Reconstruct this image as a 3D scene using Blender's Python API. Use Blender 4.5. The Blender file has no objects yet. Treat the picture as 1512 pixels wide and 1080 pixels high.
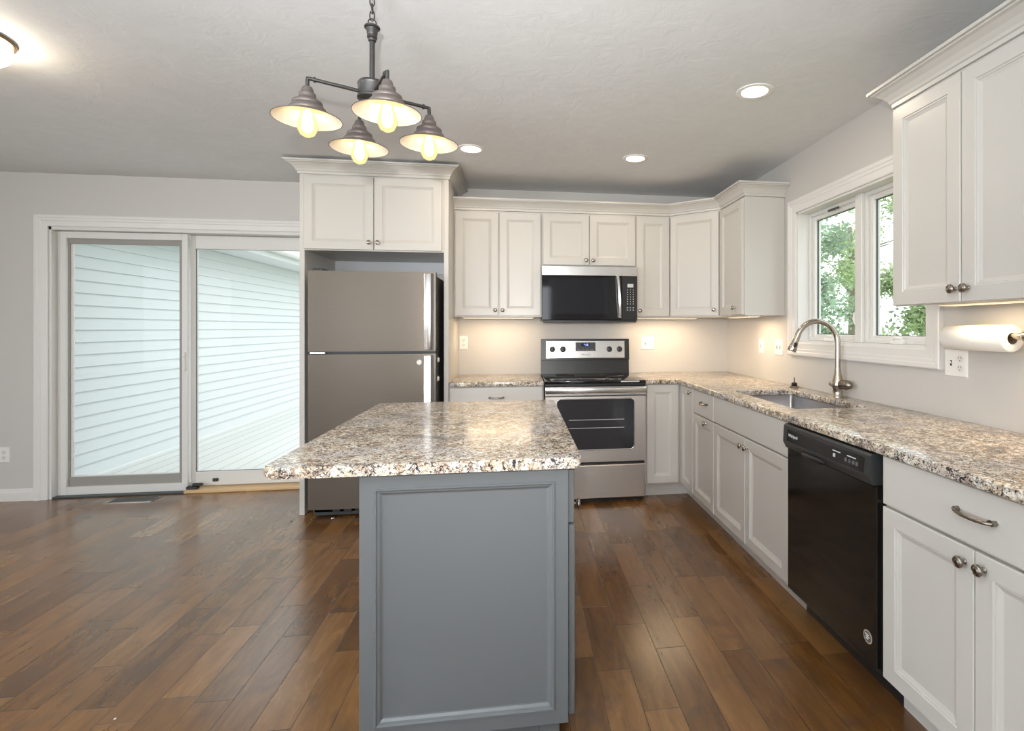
import bpy, bmesh, math, random
from mathutils import Vector, Matrix
R = random.Random(7)
S = bpy.context.scene
COL = S.collection
PI = math.pi

# ------------------------------------------------------------------ camera, sky, lights, exposure
cam_d = bpy.data.cameras.new('camera'); cam = bpy.data.objects.new('camera', cam_d); COL.objects.link(cam)
cam.location = (0, 0, 1.291); cam.rotation_euler = (PI/2, 0, -0.1422)
cam_d.sensor_fit = 'HORIZONTAL'; cam_d.sensor_width = 36; cam_d.lens = 36*772.37/1512
cam_d.shift_x = -(876.86-756)/1512; cam_d.shift_y = -(540-484.39)/1512
cam_d.clip_start = 0.02; cam_d.clip_end = 200
S.camera = cam
S.view_settings.view_transform = 'Standard'; S.view_settings.look = 'None'
S.view_settings.gamma = 1; S.view_settings.use_curve_mapping = False
S.view_settings.exposure = -0.2
W = bpy.data.worlds.new('overcast_sky'); S.world = W; W.use_nodes = True
wb = W.node_tree.nodes['Background']; wb.inputs[0].default_value = (0.93, 0.98, 1.0, 1); wb.inputs[1].default_value = 2.6

def area(name, loc, rot, sx, sy, power, col=(1, 1, 1), portal=False, shape='RECTANGLE', spread=PI):
    l = bpy.data.lights.new(name, 'AREA'); l.shape = shape; l.size = sx
    if shape in ('RECTANGLE', 'ELLIPSE'): l.size_y = sy
    l.energy = power; l.color = col; l.spread = spread
    if portal: l.cycles.is_portal = True
    o = bpy.data.objects.new(name, l); o.location = loc; o.rotation_euler = rot; COL.objects.link(o); return o
DAY = (0.86, 0.94, 1.0)
# fill lamps added outside the unseen openings behind and beside the camera
area('rear_opening_fill', (-3.2, -3.48, 1.45), (PI/2, 0, 0), 1.7, 1.5, 60, DAY)
area('rear_opening_fill', (-0.2, -3.48, 1.45), (PI/2, 0, 0), 1.7, 1.5, 20, DAY)
area('side_opening_fill', (-5.28, -0.2, 1.45), (PI/2, 0, -PI/2), 2.3, 1.5, 120, DAY)
# the openings the photograph shows: sky portals
area('door_portal', (-2.55, 4.75, 1.05), (-PI/2, 0, 0), 1.9, 2.1, 1, portal=True)
area('window_portal', (2.1, 2.7, 1.62), (PI/2, 0, PI/2), 1.2, 0.95, 1, portal=True)
# the flash on top of the camera
area('camera_flash', (-0.066, -0.02, 1.45), (PI/2+0.10, 0, -0.02), 0.035, 0.03, 18, (1.0, 0.98, 0.95), spread=1.75)
# a second flash head turned up at the ceiling behind the camera
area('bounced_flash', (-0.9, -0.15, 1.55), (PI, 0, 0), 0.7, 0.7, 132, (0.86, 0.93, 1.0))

# ------------------------------------------------------------------ materials
def nt(name):
    m = bpy.data.materials.new(name); m.use_nodes = True
    return m, m.node_tree.nodes, m.node_tree.links
def mat(name, col, rough=0.5, metal=0.0, spec=0.5, bump=0, bscale=200, emis=None, estr=0, coat=0):
    m, n, l = nt(name); b = n['Principled BSDF']
    b.inputs['Base Color'].default_value = (*col, 1); b.inputs['Roughness'].default_value = rough
    b.inputs['Metallic'].default_value = metal; b.inputs['Specular IOR Level'].default_value = spec
    b.inputs['Coat Weight'].default_value = coat
    if emis: b.inputs['Emission Color'].default_value = (*emis, 1); b.inputs['Emission Strength'].default_value = estr
    tc = n.new('ShaderNodeTexCoord'); t = n.new('ShaderNodeTexNoise'); t.inputs['Scale'].default_value = bscale; t.inputs['Detail'].default_value = 3
    l.new(tc.outputs['Object'], t.inputs['Vector'])
    if bump:
        bp = n.new('ShaderNodeBump'); bp.inputs['Strength'].default_value = bump; bp.inputs['Distance'].default_value = 0.002
        l.new(t.outputs['Fac'], bp.inputs['Height']); l.new(bp.outputs['Normal'], b.inputs['Normal'])
    mr = n.new('ShaderNodeMapRange'); mr.inputs['To Min'].default_value = max(0, rough-0.04); mr.inputs['To Max'].default_value = min(1, rough+0.04)
    l.new(t.outputs['Fac'], mr.inputs['Value']); l.new(mr.outputs['Result'], b.inputs['Roughness'])
    return m
def mth(n, l, op, a, b=None, c=None):
    x = n.new('ShaderNodeMath'); x.operation = op
    for i, v in enumerate((a, b, c)):
        if v is None: continue
        if isinstance(v, (int, float)): x.inputs[i].default_value = v
        else: l.new(v, x.inputs[i])
    return x.outputs[0]
def mixc(n, l, f, a, b, bt='MIX'):
    x = n.new('ShaderNodeMix'); x.data_type = 'RGBA'; x.blend_type = bt
    for s, v in ((x.inputs['Factor'], f), (x.inputs['A'], a), (x.inputs['B'], b)):
        if isinstance(v, (int, float)): s.default_value = v
        elif isinstance(v, tuple): s.default_value = (*v, 1)
        else: l.new(v, s)
    return x.outputs['Result']
def ramp(n, l, f, stops):
    x = n.new('ShaderNodeValToRGB'); e = x.color_ramp.elements
    while len(e) < len(stops): e.new(0.5)
    for i, (p, c) in enumerate(stops): e[i].position = p; e[i].color = (*c, 1) if isinstance(c, tuple) else (c, c, c, 1)
    l.new(f, x.inputs[0]); return x.outputs[0]
def noise(n, l, vec, scale, detail=3, rough=0.5, dist=0):
    t = n.new('ShaderNodeTexNoise'); t.inputs['Scale'].default_value = scale; t.inputs['Detail'].default_value = detail
    t.inputs['Roughness'].default_value = rough; t.inputs['Distortion'].default_value = dist
    l.new(vec, t.inputs['Vector']); return t.outputs['Fac']
def geo_pos(n): return n.new('ShaderNodeNewGeometry').outputs['Position']

def floor_material():
    m, n, l = nt('walnut_plank_floor'); b = n['Principled BSDF']
    pos = geo_pos(n); sx = n.new('ShaderNodeSeparateXYZ'); l.new(pos, sx.inputs[0])
    WD = 0.127
    xs = mth(n, l, 'DIVIDE', mth(n, l, 'ADD', sx.outputs[0], 20.03), WD); row = mth(n, l, 'FLOOR', xs); fx = mth(n, l, 'FRACT', xs)
    wn = n.new('ShaderNodeTexWhiteNoise'); wn.noise_dimensions = '1D'; l.new(row, wn.inputs['W'])
    sc = n.new('ShaderNodeSeparateColor'); l.new(wn.outputs['Color'], sc.inputs[0])
    L = mth(n, l, 'MULTIPLY_ADD', sc.outputs[0], 0.35, 0.42)
    ys = mth(n, l, 'ADD', mth(n, l, 'DIVIDE', mth(n, l, 'ADD', sx.outputs[1], 30), L), mth(n, l, 'MULTIPLY', sc.outputs[1], 9))
    pl = mth(n, l, 'FLOOR', ys); fy = mth(n, l, 'FRACT', ys)
    cb = n.new('ShaderNodeCombineXYZ'); l.new(row, cb.inputs[0]); l.new(pl, cb.inputs[1])
    w2 = n.new('ShaderNodeTexWhiteNoise'); w2.noise_dimensions = '2D'; l.new(cb.outputs[0], w2.inputs['Vector'])
    s2 = n.new('ShaderNodeSeparateColor'); l.new(w2.outputs['Color'], s2.inputs[0])
    dx = mth(n, l, 'MULTIPLY', mth(n, l, 'MINIMUM', fx, mth(n, l, 'SUBTRACT', 1, fx)), WD)
    dy = mth(n, l, 'MULTIPLY', mth(n, l, 'MINIMUM', fy, mth(n, l, 'SUBTRACT', 1, fy)), L)
    d = mth(n, l, 'MINIMUM', dx, dy)
    gr = n.new('ShaderNodeMapRange'); gr.interpolation_type = 'SMOOTHSTEP'; gr.inputs['From Min'].default_value = 0.0003; gr.inputs['From Max'].default_value = 0.0020
    l.new(d, gr.inputs['Value'])
    off = n.new('ShaderNodeVectorMath'); off.operation = 'MULTIPLY_ADD'; l.new(w2.outputs['Color'], off.inputs[0]); off.inputs[1].default_value = (7, 40, 9); l.new(pos, off.inputs[2])
    st = n.new('ShaderNodeVectorMath'); st.operation = 'MULTIPLY'; l.new(off.outputs[0], st.inputs[0]); st.inputs[1].default_value = (1, 0.17, 1)
    g1 = noise(n, l, st.outputs[0], 22, 4, 0.6, 0.6)
    g2 = noise(n, l, st.outputs[0], 140, 2, 0.6, 0.4)
    kn = noise(n, l, off.outputs[0], 6.5, 3, 0.5, 0.6)
    t = mth(n, l, 'ADD', mth(n, l, 'MULTIPLY', s2.outputs[0], 0.30), mth(n, l, 'ADD', mth(n, l, 'MULTIPLY', g1, 0.56), mth(n, l, 'MULTIPLY', g2, 0.14)))
    c = ramp(n, l, t, [(0.15, (0.052, 0.021, 0.006)), (0.38, (0.125, 0.054, 0.015)), (0.58, (0.20, 0.092, 0.027)), (0.85, (0.32, 0.165, 0.055))])
    c = mixc(n, l, mth(n, l, 'MULTIPLY', ramp(n, l, kn, [(0.56, 0.0), (0.78, 1.0)]), 0.7), c, (0.07, 0.04, 0.025))
    c = mixc(n, l, gr.outputs[0], (0.03, 0.017, 0.01), c)
    l.new(c, b.inputs['Base Color'])
    wob = noise(n, l, pos, 9, 2)
    rg = n.new('ShaderNodeMapRange'); rg.inputs['To Min'].default_value = 0.20; rg.inputs['To Max'].default_value = 0.36
    l.new(mth(n, l, 'ADD', mth(n, l, 'MULTIPLY', g1, 0.2), mth(n, l, 'MULTIPLY', s2.outputs[1], 0.5)), rg.inputs['Value']); l.new(rg.outputs[0], b.inputs['Roughness'])
    b.inputs['Specular IOR Level'].default_value = 0.55; b.inputs['Coat Weight'].default_value = 0.3; b.inputs['Coat Roughness'].default_value = 0.25; b.inputs['Coat IOR'].default_value = 1.6
    h = mth(n, l, 'ADD', gr.outputs[0], mth(n, l, 'ADD', mth(n, l, 'MULTIPLY', g2, 0.16), mth(n, l, 'MULTIPLY', wob, 0.5)))
    bp = n.new('ShaderNodeBump'); bp.inputs['Strength'].default_value = 0.35; bp.inputs['Distance'].default_value = 0.002
    l.new(h, bp.inputs['Height']); l.new(bp.outputs[0], b.inputs['Normal'])
    return m

def granite_material():
    m, n, l = nt('cream_granite'); b = n['Principled BSDF']
    pos = geo_pos(n)
    big = noise(n, l, pos, 3.2, 3, 0.5, 0.8); mid = noise(n, l, pos, 34, 4, 0.62, 1.2); fine = noise(n, l, pos, 130, 3, 0.6, 0.8)
    vein = noise(n, l, pos, 62, 4, 0.6, 1.8); blot = noise(n, l, pos, 5.5, 4, 0.6, 1.0); ck = noise(n, l, pos, 30, 3, 0.6, 1.4); cm = noise(n, l, pos, 14, 2, 0.5, 0.5)
    c = ramp(n, l, mid, [(0.34, (0.28, 0.19, 0.13)), (0.44, (0.51, 0.395, 0.285)), (0.52, (0.70, 0.605, 0.475)), (0.60, (0.84, 0.805, 0.72))])
    c = mixc(n, l, mth(n, l, 'MULTIPLY', ramp(n, l, big, [(0.50, 0.0), (0.64, 1.0)]), 0.6), c, (0.62, 0.585, 0.58))
    c = mixc(n, l, mth(n, l, 'MULTIPLY', ramp(n, l, blot, [(0.55, 0.0), (0.66, 1.0)]), 0.68), c, (0.17, 0.15, 0.165))
    c = mixc(n, l, mth(n, l, 'MULTIPLY', ramp(n, l, vein, [(0.555, 0.0), (0.60, 1.0)]), 0.8), c, (0.12, 0.09, 0.08))
    cl = ramp(n, l, mth(n, l, 'ABSOLUTE', mth(n, l, 'SUBTRACT', ck, 0.5)), [(0.008, 1.0), (0.030, 0.0)])
    c = mixc(n, l, mth(n, l, 'MULTIPLY', cl, ramp(n, l, cm, [(0.44, 0.0), (0.56, 0.95)])), c, (0.02, 0.02, 0.026))
    c = mixc(n, l, mth(n, l, 'MULTIPLY', ramp(n, l, fine, [(0.57, 0.0), (0.62, 1.0)]), 0.92), c, (0.022, 0.02, 0.026))
    c = mixc(n, l, mth(n, l, 'MULTIPLY', ramp(n, l, noise(n, l, pos, 78, 2, 0.5, 1.0), [(0.60, 0.0), (0.64, 1.0)]), 0.93), c, (0.018, 0.017, 0.022))
    l.new(c, b.inputs['Base Color']); b.inputs['Roughness'].default_value = 0.15; b.inputs['Specular IOR Level'].default_value = 0.55
    return m

def ceiling_material():
    m, n, l = nt('knockdown_ceiling'); b = n['Principled BSDF']; pos = geo_pos(n)
    a = noise(n, l, pos, 5, 5, 0.6, 1.6)
    c = mixc(n, l, a, (0.68, 0.685, 0.69), (0.79, 0.795, 0.80)); l.new(c, b.inputs['Base Color']); b.inputs['Roughness'].default_value = 0.75
    f = ramp(n, l, noise(n, l, pos, 7, 5, 0.6, 1.4), [(0.45, 0.0), (0.6, 1.0)])
    bp = n.new('ShaderNodeBump'); bp.inputs['Strength'].default_value = 0.16; bp.inputs['Distance'].default_value = 0.003
    l.new(f, bp.inputs['Height']); l.new(bp.outputs[0], b.inputs['Normal']); return m

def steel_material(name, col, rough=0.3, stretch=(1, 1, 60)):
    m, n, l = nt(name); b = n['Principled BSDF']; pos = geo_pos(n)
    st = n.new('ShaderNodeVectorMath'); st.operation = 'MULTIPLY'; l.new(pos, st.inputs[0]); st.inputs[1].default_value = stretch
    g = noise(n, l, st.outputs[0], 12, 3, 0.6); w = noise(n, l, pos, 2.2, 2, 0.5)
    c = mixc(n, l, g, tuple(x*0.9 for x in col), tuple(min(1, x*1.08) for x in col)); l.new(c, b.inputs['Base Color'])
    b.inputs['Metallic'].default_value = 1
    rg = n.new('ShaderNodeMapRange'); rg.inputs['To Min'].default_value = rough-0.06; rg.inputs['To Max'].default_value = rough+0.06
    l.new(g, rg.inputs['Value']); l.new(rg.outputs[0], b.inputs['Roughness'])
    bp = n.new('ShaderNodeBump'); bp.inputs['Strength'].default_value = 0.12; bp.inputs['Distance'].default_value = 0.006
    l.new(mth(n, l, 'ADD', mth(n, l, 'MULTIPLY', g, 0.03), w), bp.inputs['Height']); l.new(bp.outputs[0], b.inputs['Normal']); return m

def glass_material(name, tint, refl):
    m, n, l = nt(name); n.remove(n['Principled BSDF']); out = n['Material Output']
    t = n.new('ShaderNodeBsdfTransparent'); t.inputs[0].default_value = (*tint, 1); g = n.new('ShaderNodeBsdfGlossy'); g.inputs['Roughness'].default_value = 0.02
    fr = n.new('ShaderNodeFresnel'); fr.inputs['IOR'].default_value = 1.45
    mx = n.new('ShaderNodeMixShader'); l.new(mth(n, l, 'MULTIPLY', fr.outputs[0], refl), mx.inputs[0]); l.new(t.outputs[0], mx.inputs[1]); l.new(g.outputs[0], mx.inputs[2])
    l.new(mx.outputs[0], out.inputs['Surface']); return m
def bulb_glass_material():
    m, n, l = nt('amber_bulb_glass'); n.remove(n['Principled BSDF']); out = n['Material Output']
    t = n.new('ShaderNodeBsdfTransparent'); t.inputs[0].default_value = (1, 0.93, 0.78, 1)
    e = n.new('ShaderNodeEmission'); e.inputs[0].default_value = (1.0, 0.72, 0.34, 1); e.inputs[1].default_value = 2.0
    tc = n.new('ShaderNodeTexCoord'); nz = noise(n, l, tc.outputs['Object'], 30, 2)
    mx = n.new('ShaderNodeMixShader'); l.new(mth(n, l, 'MULTIPLY_ADD', nz, 0.15, 0.42), mx.inputs[0]); l.new(t.outputs[0], mx.inputs[1]); l.new(e.outputs[0], mx.inputs[2])
    l.new(mx.outputs[0], out.inputs['Surface']); return m
def leaf_material(name, col):
    m, n, l = nt(name); b = n['Principled BSDF']; pos = geo_pos(n)
    c = mixc(n, l, ramp(n, l, noise(n, l, pos, 1.6, 2), [(0.35, 0.0), (0.65, 1.0)]), tuple(x*0.75 for x in col), tuple(min(1, x*1.3) for x in col))
    l.new(c, b.inputs['Base Color']); b.inputs['Roughness'].default_value = 0.6
    tr = n.new('ShaderNodeBsdfTranslucent'); l.new(c, tr.inputs[0]); mx = n.new('ShaderNodeMixShader'); mx.inputs[0].default_value = 0.4
    l.new(b.outputs[0], mx.inputs[1]); l.new(tr.outputs[0], mx.inputs[2]); l.new(mx.outputs[0], n['Material Output'].inputs['Surface']); return m
def plank_deck_material():
    m, n, l = nt('weathered_deck'); b = n['Principled BSDF']; pos = geo_pos(n); sx = n.new('ShaderNodeSeparateXYZ'); l.new(pos, sx.inputs[0])
    xs = mth(n, l, 'DIVIDE', mth(n, l, 'ADD', sx.outputs[0], 20), 0.14); fx = mth(n, l, 'FRACT', xs)
    wn = n.new('ShaderNodeTexWhiteNoise'); wn.noise_dimensions = '1D'; l.new(mth(n, l, 'FLOOR', xs), wn.inputs['W'])
    g = ramp(n, l, mth(n, l, 'MINIMUM', fx, mth(n, l, 'SUBTRACT', 1, fx)), [(0.02, 0.0), (0.05, 1.0)])
    c = mixc(n, l, wn.outputs['Value'], (0.72, 0.72, 0.70), (0.80, 0.80, 0.77)); c = mixc(n, l, g, (0.45, 0.45, 0.43), c)
    l.new(c, b.inputs['Base Color']); b.inputs['Roughness'].default_value = 0.7; return m

M = dict(
    floor=floor_material(), granite=granite_material(), ceiling=ceiling_material(),
    wall=mat('greige_wall_paint', (0.575, 0.55, 0.522), 0.55, bump=0.08, bscale=160),
    trim=mat('white_trim_paint', (0.74, 0.72, 0.70), 0.35),
    cab=mat('white_cabinet_paint', (0.575, 0.547, 0.508), 0.32),
    cabin=mat('cabinet_interior', (0.62, 0.63, 0.66), 0.5),
    grey=mat('grey_island_paint', (0.125, 0.135, 0.140), 0.32),
    vinyl=mat('white_vinyl', (0.70, 0.685, 0.66), 0.4),
    taupe=mat('taupe_screen_frame', (0.30, 0.285, 0.26), 0.5),
    gasket=mat('dark_gasket', (0.06, 0.07, 0.07), 0.5),
    glass=glass_material('clear_glass', (0.97, 0.985, 0.98), 0.05), glass2=glass_material('tinted_glass', (0.96, 0.985, 0.985), 0.05),
    steel=steel_material('brushed_stainless', (0.66, 0.62, 0.58), 0.36, (1, 1, 40)),
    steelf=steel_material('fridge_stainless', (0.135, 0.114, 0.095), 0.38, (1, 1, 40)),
    steelh=steel_material('bright_stainless', (0.70, 0.68, 0.66), 0.24, (40, 1, 1)),
    sink=steel_material('sink_steel', (0.42, 0.41, 0.42), 0.36, (1, 30, 1)),
    nickel=mat('satin_nickel', (0.44, 0.40, 0.345), 0.24, 1.0, bscale=12), pewter=mat('dark_pewter', (0.30, 0.265, 0.23), 0.26, 1.0, bscale=12),
    black=mat('black_plastic', (0.012, 0.012, 0.013), 0.32), microglass=mat('microwave_window_glass', (0.012, 0.013, 0.017), 0.05, spec=0.6), gloss=mat('black_glass', (0.006, 0.006, 0.007), 0.05, spec=0.6),
    ovenglass=mat('oven_window_glass', (0.030, 0.031, 0.036), 0.06, spec=0.6), dwblack=mat('glossy_black_door', (0.008, 0.007, 0.006), 0.10, spec=0.5),
    darkgrey=mat('dark_grey_plastic', (0.030, 0.031, 0.032), 0.4), body=mat('grey_fridge_side', (0.10, 0.10, 0.105), 0.5),
    chalk=mat('white_plastic', (0.82, 0.80, 0.77), 0.35), outlet=mat('outlet_slot', (0.05, 0.045, 0.04), 0.5),
    paper=mat('paper_towel', (0.86, 0.84, 0.80), 0.9, bump=0.5, bscale=160), card=mat('cardboard_core', (0.30, 0.22, 0.15), 0.8),
    bronze=mat('aged_bronze', (0.075, 0.070, 0.068), 0.42, 0.75), shadeout=mat('galvanised_bronze_shade', (0.15, 0.125, 0.112), 0.5, 0.5, bump=0.3, bscale=120),
    shadein=mat('cream_enamel', (0.92, 0.86, 0.74), 0.4), bulb=bulb_glass_material(),
    filament=mat('glowing_filament', (1, 0.9, 0.7), 0.5, emis=(1.0, 0.80, 0.52), estr=13),
    candle=mat('lamp_diffuser', (0.9, 0.9, 0.85), 0.5, emis=(1.0, 0.84, 0.64), estr=9),
    dome=mat('frosted_dome', (0.9, 0.88, 0.82), 0.4, emis=(1.0, 0.86, 0.66), estr=30), led=mat('warm_led_strip', (0.9, 0.85, 0.7), 0.5, emis=(1.0, 0.76, 0.44), estr=0.7),
    brass=mat('antique_brass_rim', (0.30, 0.20, 0.11), 0.35, 0.9), wood=mat('pine_threshold', (0.62, 0.42, 0.22), 0.45),
    digits=mat('blue_display', (0.2, 0.3, 0.9), 0.4, emis=(0.35, 0.45, 1.0), estr=1.6), screen=mat('display_window', (0.02, 0.025, 0.05), 0.15),
    ink=mat('grey_print', (0.55, 0.55, 0.55), 0.5), darkink=mat('dark_print', (0.10, 0.10, 0.10), 0.5), tan=mat('tan_sticker', (0.55, 0.43, 0.33), 0.5),
    siding=mat('white_vinyl_siding', (0.66, 0.68, 0.69), 0.55), deck=plank_deck_material(), lawn=mat('lawn', (0.22, 0.30, 0.12), 0.9),
    bark=mat('bark', (0.30, 0.27, 0.22), 0.9, bump=0.6, bscale=20),
    leafa=leaf_material('fresh_green_leaves', (0.50, 0.60, 0.36)), leafb=leaf_material('blue_green_leaves', (0.44, 0.56, 0.43)), leafc=leaf_material('yellow_green_leaves', (0.66, 0.66, 0.33)),
)

# ------------------------------------------------------------------ builders
WL = {}
def obj(name, bm, m, parent=None, smooth=False, ang=35):
    bmesh.ops.remove_doubles(bm, verts=bm.verts, dist=1e-6)
    bmesh.ops.recalc_face_normals(bm, faces=bm.faces)
    xs = [v.co for v in bm.verts]
    c = Vector([(min(p[i] for p in xs)+max(p[i] for p in xs))/2 for i in range(3)]); c.z = min(p.z for p in xs) if parent is None else c.z
    bmesh.ops.translate(bm, verts=bm.verts, vec=-c)
    me = bpy.data.meshes.new(name); bm.to_mesh(me); bm.free()
    for k in (m if isinstance(m, (list, tuple)) else [m]): me.materials.append(k)
    if smooth:
        for p in me.polygons: p.use_smooth = True
        me.set_sharp_from_angle(angle=math.radians(ang))
    o = bpy.data.objects.new(name, me); COL.objects.link(o); place(o, c, parent); return o
def place(o, c, parent=None):
    WL[o.name] = Vector(c)
    if parent: o.parent = parent; o.location = Vector(c)-WL[parent.name]
    else: o.location = c
def tag(o, label, cat, group=None):
    o['label'] = label; o['category'] = cat
    if group: o['group'] = group
    return o
def thing(name, loc, label, cat, group=None):
    o = bpy.data.objects.new(name, None); o.empty_display_size = 0.1; COL.objects.link(o); place(o, Vector(loc)); return tag(o, label, cat, group)
def struct(name, bm, m, parent=None, smooth=False):
    o = obj(name, bm, m, parent, smooth)
    if parent is None: o['kind'] = 'structure'
    return o
def sroot(name, loc):
    o = bpy.data.objects.new(name, None); COL.objects.link(o); place(o, Vector(loc)); o['kind'] = 'structure'; return o
def dup(root, loc, label, group):
    r = root.copy(); COL.objects.link(r); r.location = loc; r['label'] = label; r['group'] = group
    for ch in list(root.children):
        c = ch.copy(); COL.objects.link(c); c.parent = r
        for g in ch.children: d = g.copy(); COL.objects.link(d); d.parent = c
    return r
B = bmesh.new
def box(bm, x0, x1, y0, y1, z0, z1, bev=0, seg=1):
    r = bmesh.ops.create_cube(bm, size=1); vs = r['verts']
    for v in vs: v.co = Vector(((x0+x1)/2+v.co.x*(x1-x0), (y0+y1)/2+v.co.y*(y1-y0), (z0+z1)/2+v.co.z*(z1-z0)))
    if bev:
        es = {e for v in vs for e in v.link_edges}
        bmesh.ops.bevel(bm, geom=list(es), offset=bev, segments=seg, affect='EDGES', profile=0.5)
    return bm
def fr(n):                                       # frame of a direction
    n = Vector(n).normalized(); a = Vector((0, 0, 1)) if abs(n.z) < 0.9 else Vector((1, 0, 0))
    u = a.cross(n).normalized(); return u, n.cross(u), n
def lathe(bm, O, axis, prof, seg=24, cap0=True, cap1=True):   # prof: (radius, height along the axis)
    u, v, n = fr(axis); O = Vector(O); rings = []
    for r, h in prof:
        rings.append([bm.verts.new(O+n*h+(u*math.cos(2*PI*k/seg)+v*math.sin(2*PI*k/seg))*max(r, 1e-5)) for k in range(seg)])
    for a, b in zip(rings, rings[1:]):
        for k in range(seg): bm.faces.new((a[k], a[(k+1) % seg], b[(k+1) % seg], b[k]))
    if cap0: bm.faces.new(rings[0][::-1])
    if cap1: bm.faces.new(rings[-1])
    return bm
def tube(bm, pts, rad, seg=12, cap=True, closed=False):
    pts = [Vector(p) for p in pts]; n = len(pts); rads = rad if isinstance(rad, (list, tuple)) else [rad]*n; rings = []
    u = None
    for i, p in enumerate(pts):
        a = pts[(i-1) % n] if (closed or i) else p; b = pts[(i+1) % n] if (closed or i < n-1) else p
        t = (b-a).normalized()
        if u is None: u = fr(t)[0]
        u = (u-t*u.dot(t)).normalized(); v = t.cross(u)
        rings.append([bm.verts.new(p+(u*math.cos(2*PI*k/seg)+v*math.sin(2*PI*k/seg))*rads[i]) for k in range(seg)])
    for a, b in list(zip(rings, rings[1:]))+([(rings[-1], rings[0])] if closed else []):
        for k in range(seg): bm.faces.new((a[k], a[(k+1) % seg], b[(k+1) % seg], b[k]))
    if cap and not closed: bm.faces.new(rings[0][::-1]); bm.faces.new(rings[-1])
    return bm
def sweep(bm, path, side, up, prof, closed=False):   # mitred moulding; side(i, i+1) gives the outward direction of a run
    path = [Vector(p) for p in path]; up = Vector(up); n = len(path); rings = []
    segs = [side(path[i], path[(i+1) % n]) for i in range(n if closed else n-1)]
    for i, p in enumerate(path):
        s1 = segs[i-1] if (closed or i > 0) else segs[0]; s2 = segs[i] if (closed or i < n-1) else segs[-1]
        b = (s1+s2); b = b/(b.length_squared/2) if b.length > 1e-6 else s1
        rings.append([bm.verts.new(p+b*a+up*h) for a, h in prof])
    m = len(prof)
    for a, b in list(zip(rings, rings[1:]))+([(rings[-1], rings[0])] if closed else []):
        for k in range(m): bm.faces.new((a[k], a[(k+1) % m], b[(k+1) % m], b[k]))
    if not closed: bm.faces.new(rings[0][::-1]); bm.faces.new(rings[-1])
    return bm
def rings(bm, O, U, V, N, w, h, prof):           # rectangular panel from (inset, height) rings
    O, U, V, N = map(Vector, (O, U, V, N)); rs = []
    for s, d in prof: rs.append([bm.verts.new(O+U*a+V*b+N*d) for a, b in ((s, s), (w-s, s), (w-s, h-s), (s, h-s))])
    for a, b in zip(rs, rs[1:]):
        for k in range(4): bm.faces.new((a[k], a[(k+1) % 4], b[(k+1) % 4], b[k]))
    bm.faces.new(rs[0][::-1]); bm.faces.new(rs[-1]); return bm
def cells(bm, us, vs, keep, to3, t, bev=0, seg=3):    # slab of kept grid cells, thickness t along the third direction
    us, vs = sorted(us), sorted(vs); P = {}
    def vt(i, j, k):
        if (i, j, k) not in P: P[i, j, k] = bm.verts.new(to3(us[i], vs[j], k*t))
        return P[i, j, k]
    K = {(i, j) for i in range(len(us)-1) for j in range(len(vs)-1) if keep((us[i]+us[i+1])/2, (vs[j]+vs[j+1])/2)}
    be = []
    for i, j in K:
        for k in (0, 1): bm.faces.new([vt(i+a, j+b, k) for a, b in ((0, 0), (1, 0), (1, 1), (0, 1))][::1 if k else -1])
        for di, dj, a, b in ((-1, 0, (0, 0), (0, 1)), (1, 0, (1, 0), (1, 1)), (0, -1, (0, 0), (1, 0)), (0, 1, (0, 1), (1, 1))):
            if (i+di, j+dj) not in K:
                p, q = (i+a[0], j+a[1]), (i+b[0], j+b[1]); bm.faces.new((vt(*p, 0), vt(*q, 0), vt(*q, 1), vt(*p, 1)))
                be += [(vt(*p, 0), vt(*q, 0)), (vt(*p, 1), vt(*q, 1))]
    if bev:
        bmesh.ops.recalc_face_normals(bm, faces=bm.faces)
        es = [e for a, b in be for e in a.link_edges if e.other_vert(a) is b]
        bmesh.ops.bevel(bm, geom=es, offset=bev, segments=seg, affect='EDGES', profile=0.5)
    return bm
def text(name, s, size, O, U, V, m, parent, align='CENTER', bold=0.0):
    c = bpy.data.curves.new(name, 'FONT'); c.body = s; c.size = size; c.align_x = align; c.align_y = 'CENTER'; c.extrude = 0.0004; c.offset = bold
    o = bpy.data.objects.new(name+'_source', c); COL.objects.link(o)
    me = bpy.data.meshes.new_from_object(o.evaluated_get(bpy.context.evaluated_depsgraph_get())); bpy.data.objects.remove(o)
    U, V = Vector(U), Vector(V); N = U.cross(V)
    me.transform(Matrix((U, V, N)).transposed().to_4x4()); me.materials.clear(); me.materials.append(m)
    t = bpy.data.objects.new(name, me); COL.objects.link(t); place(t, Vector(O), parent); return t

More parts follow.
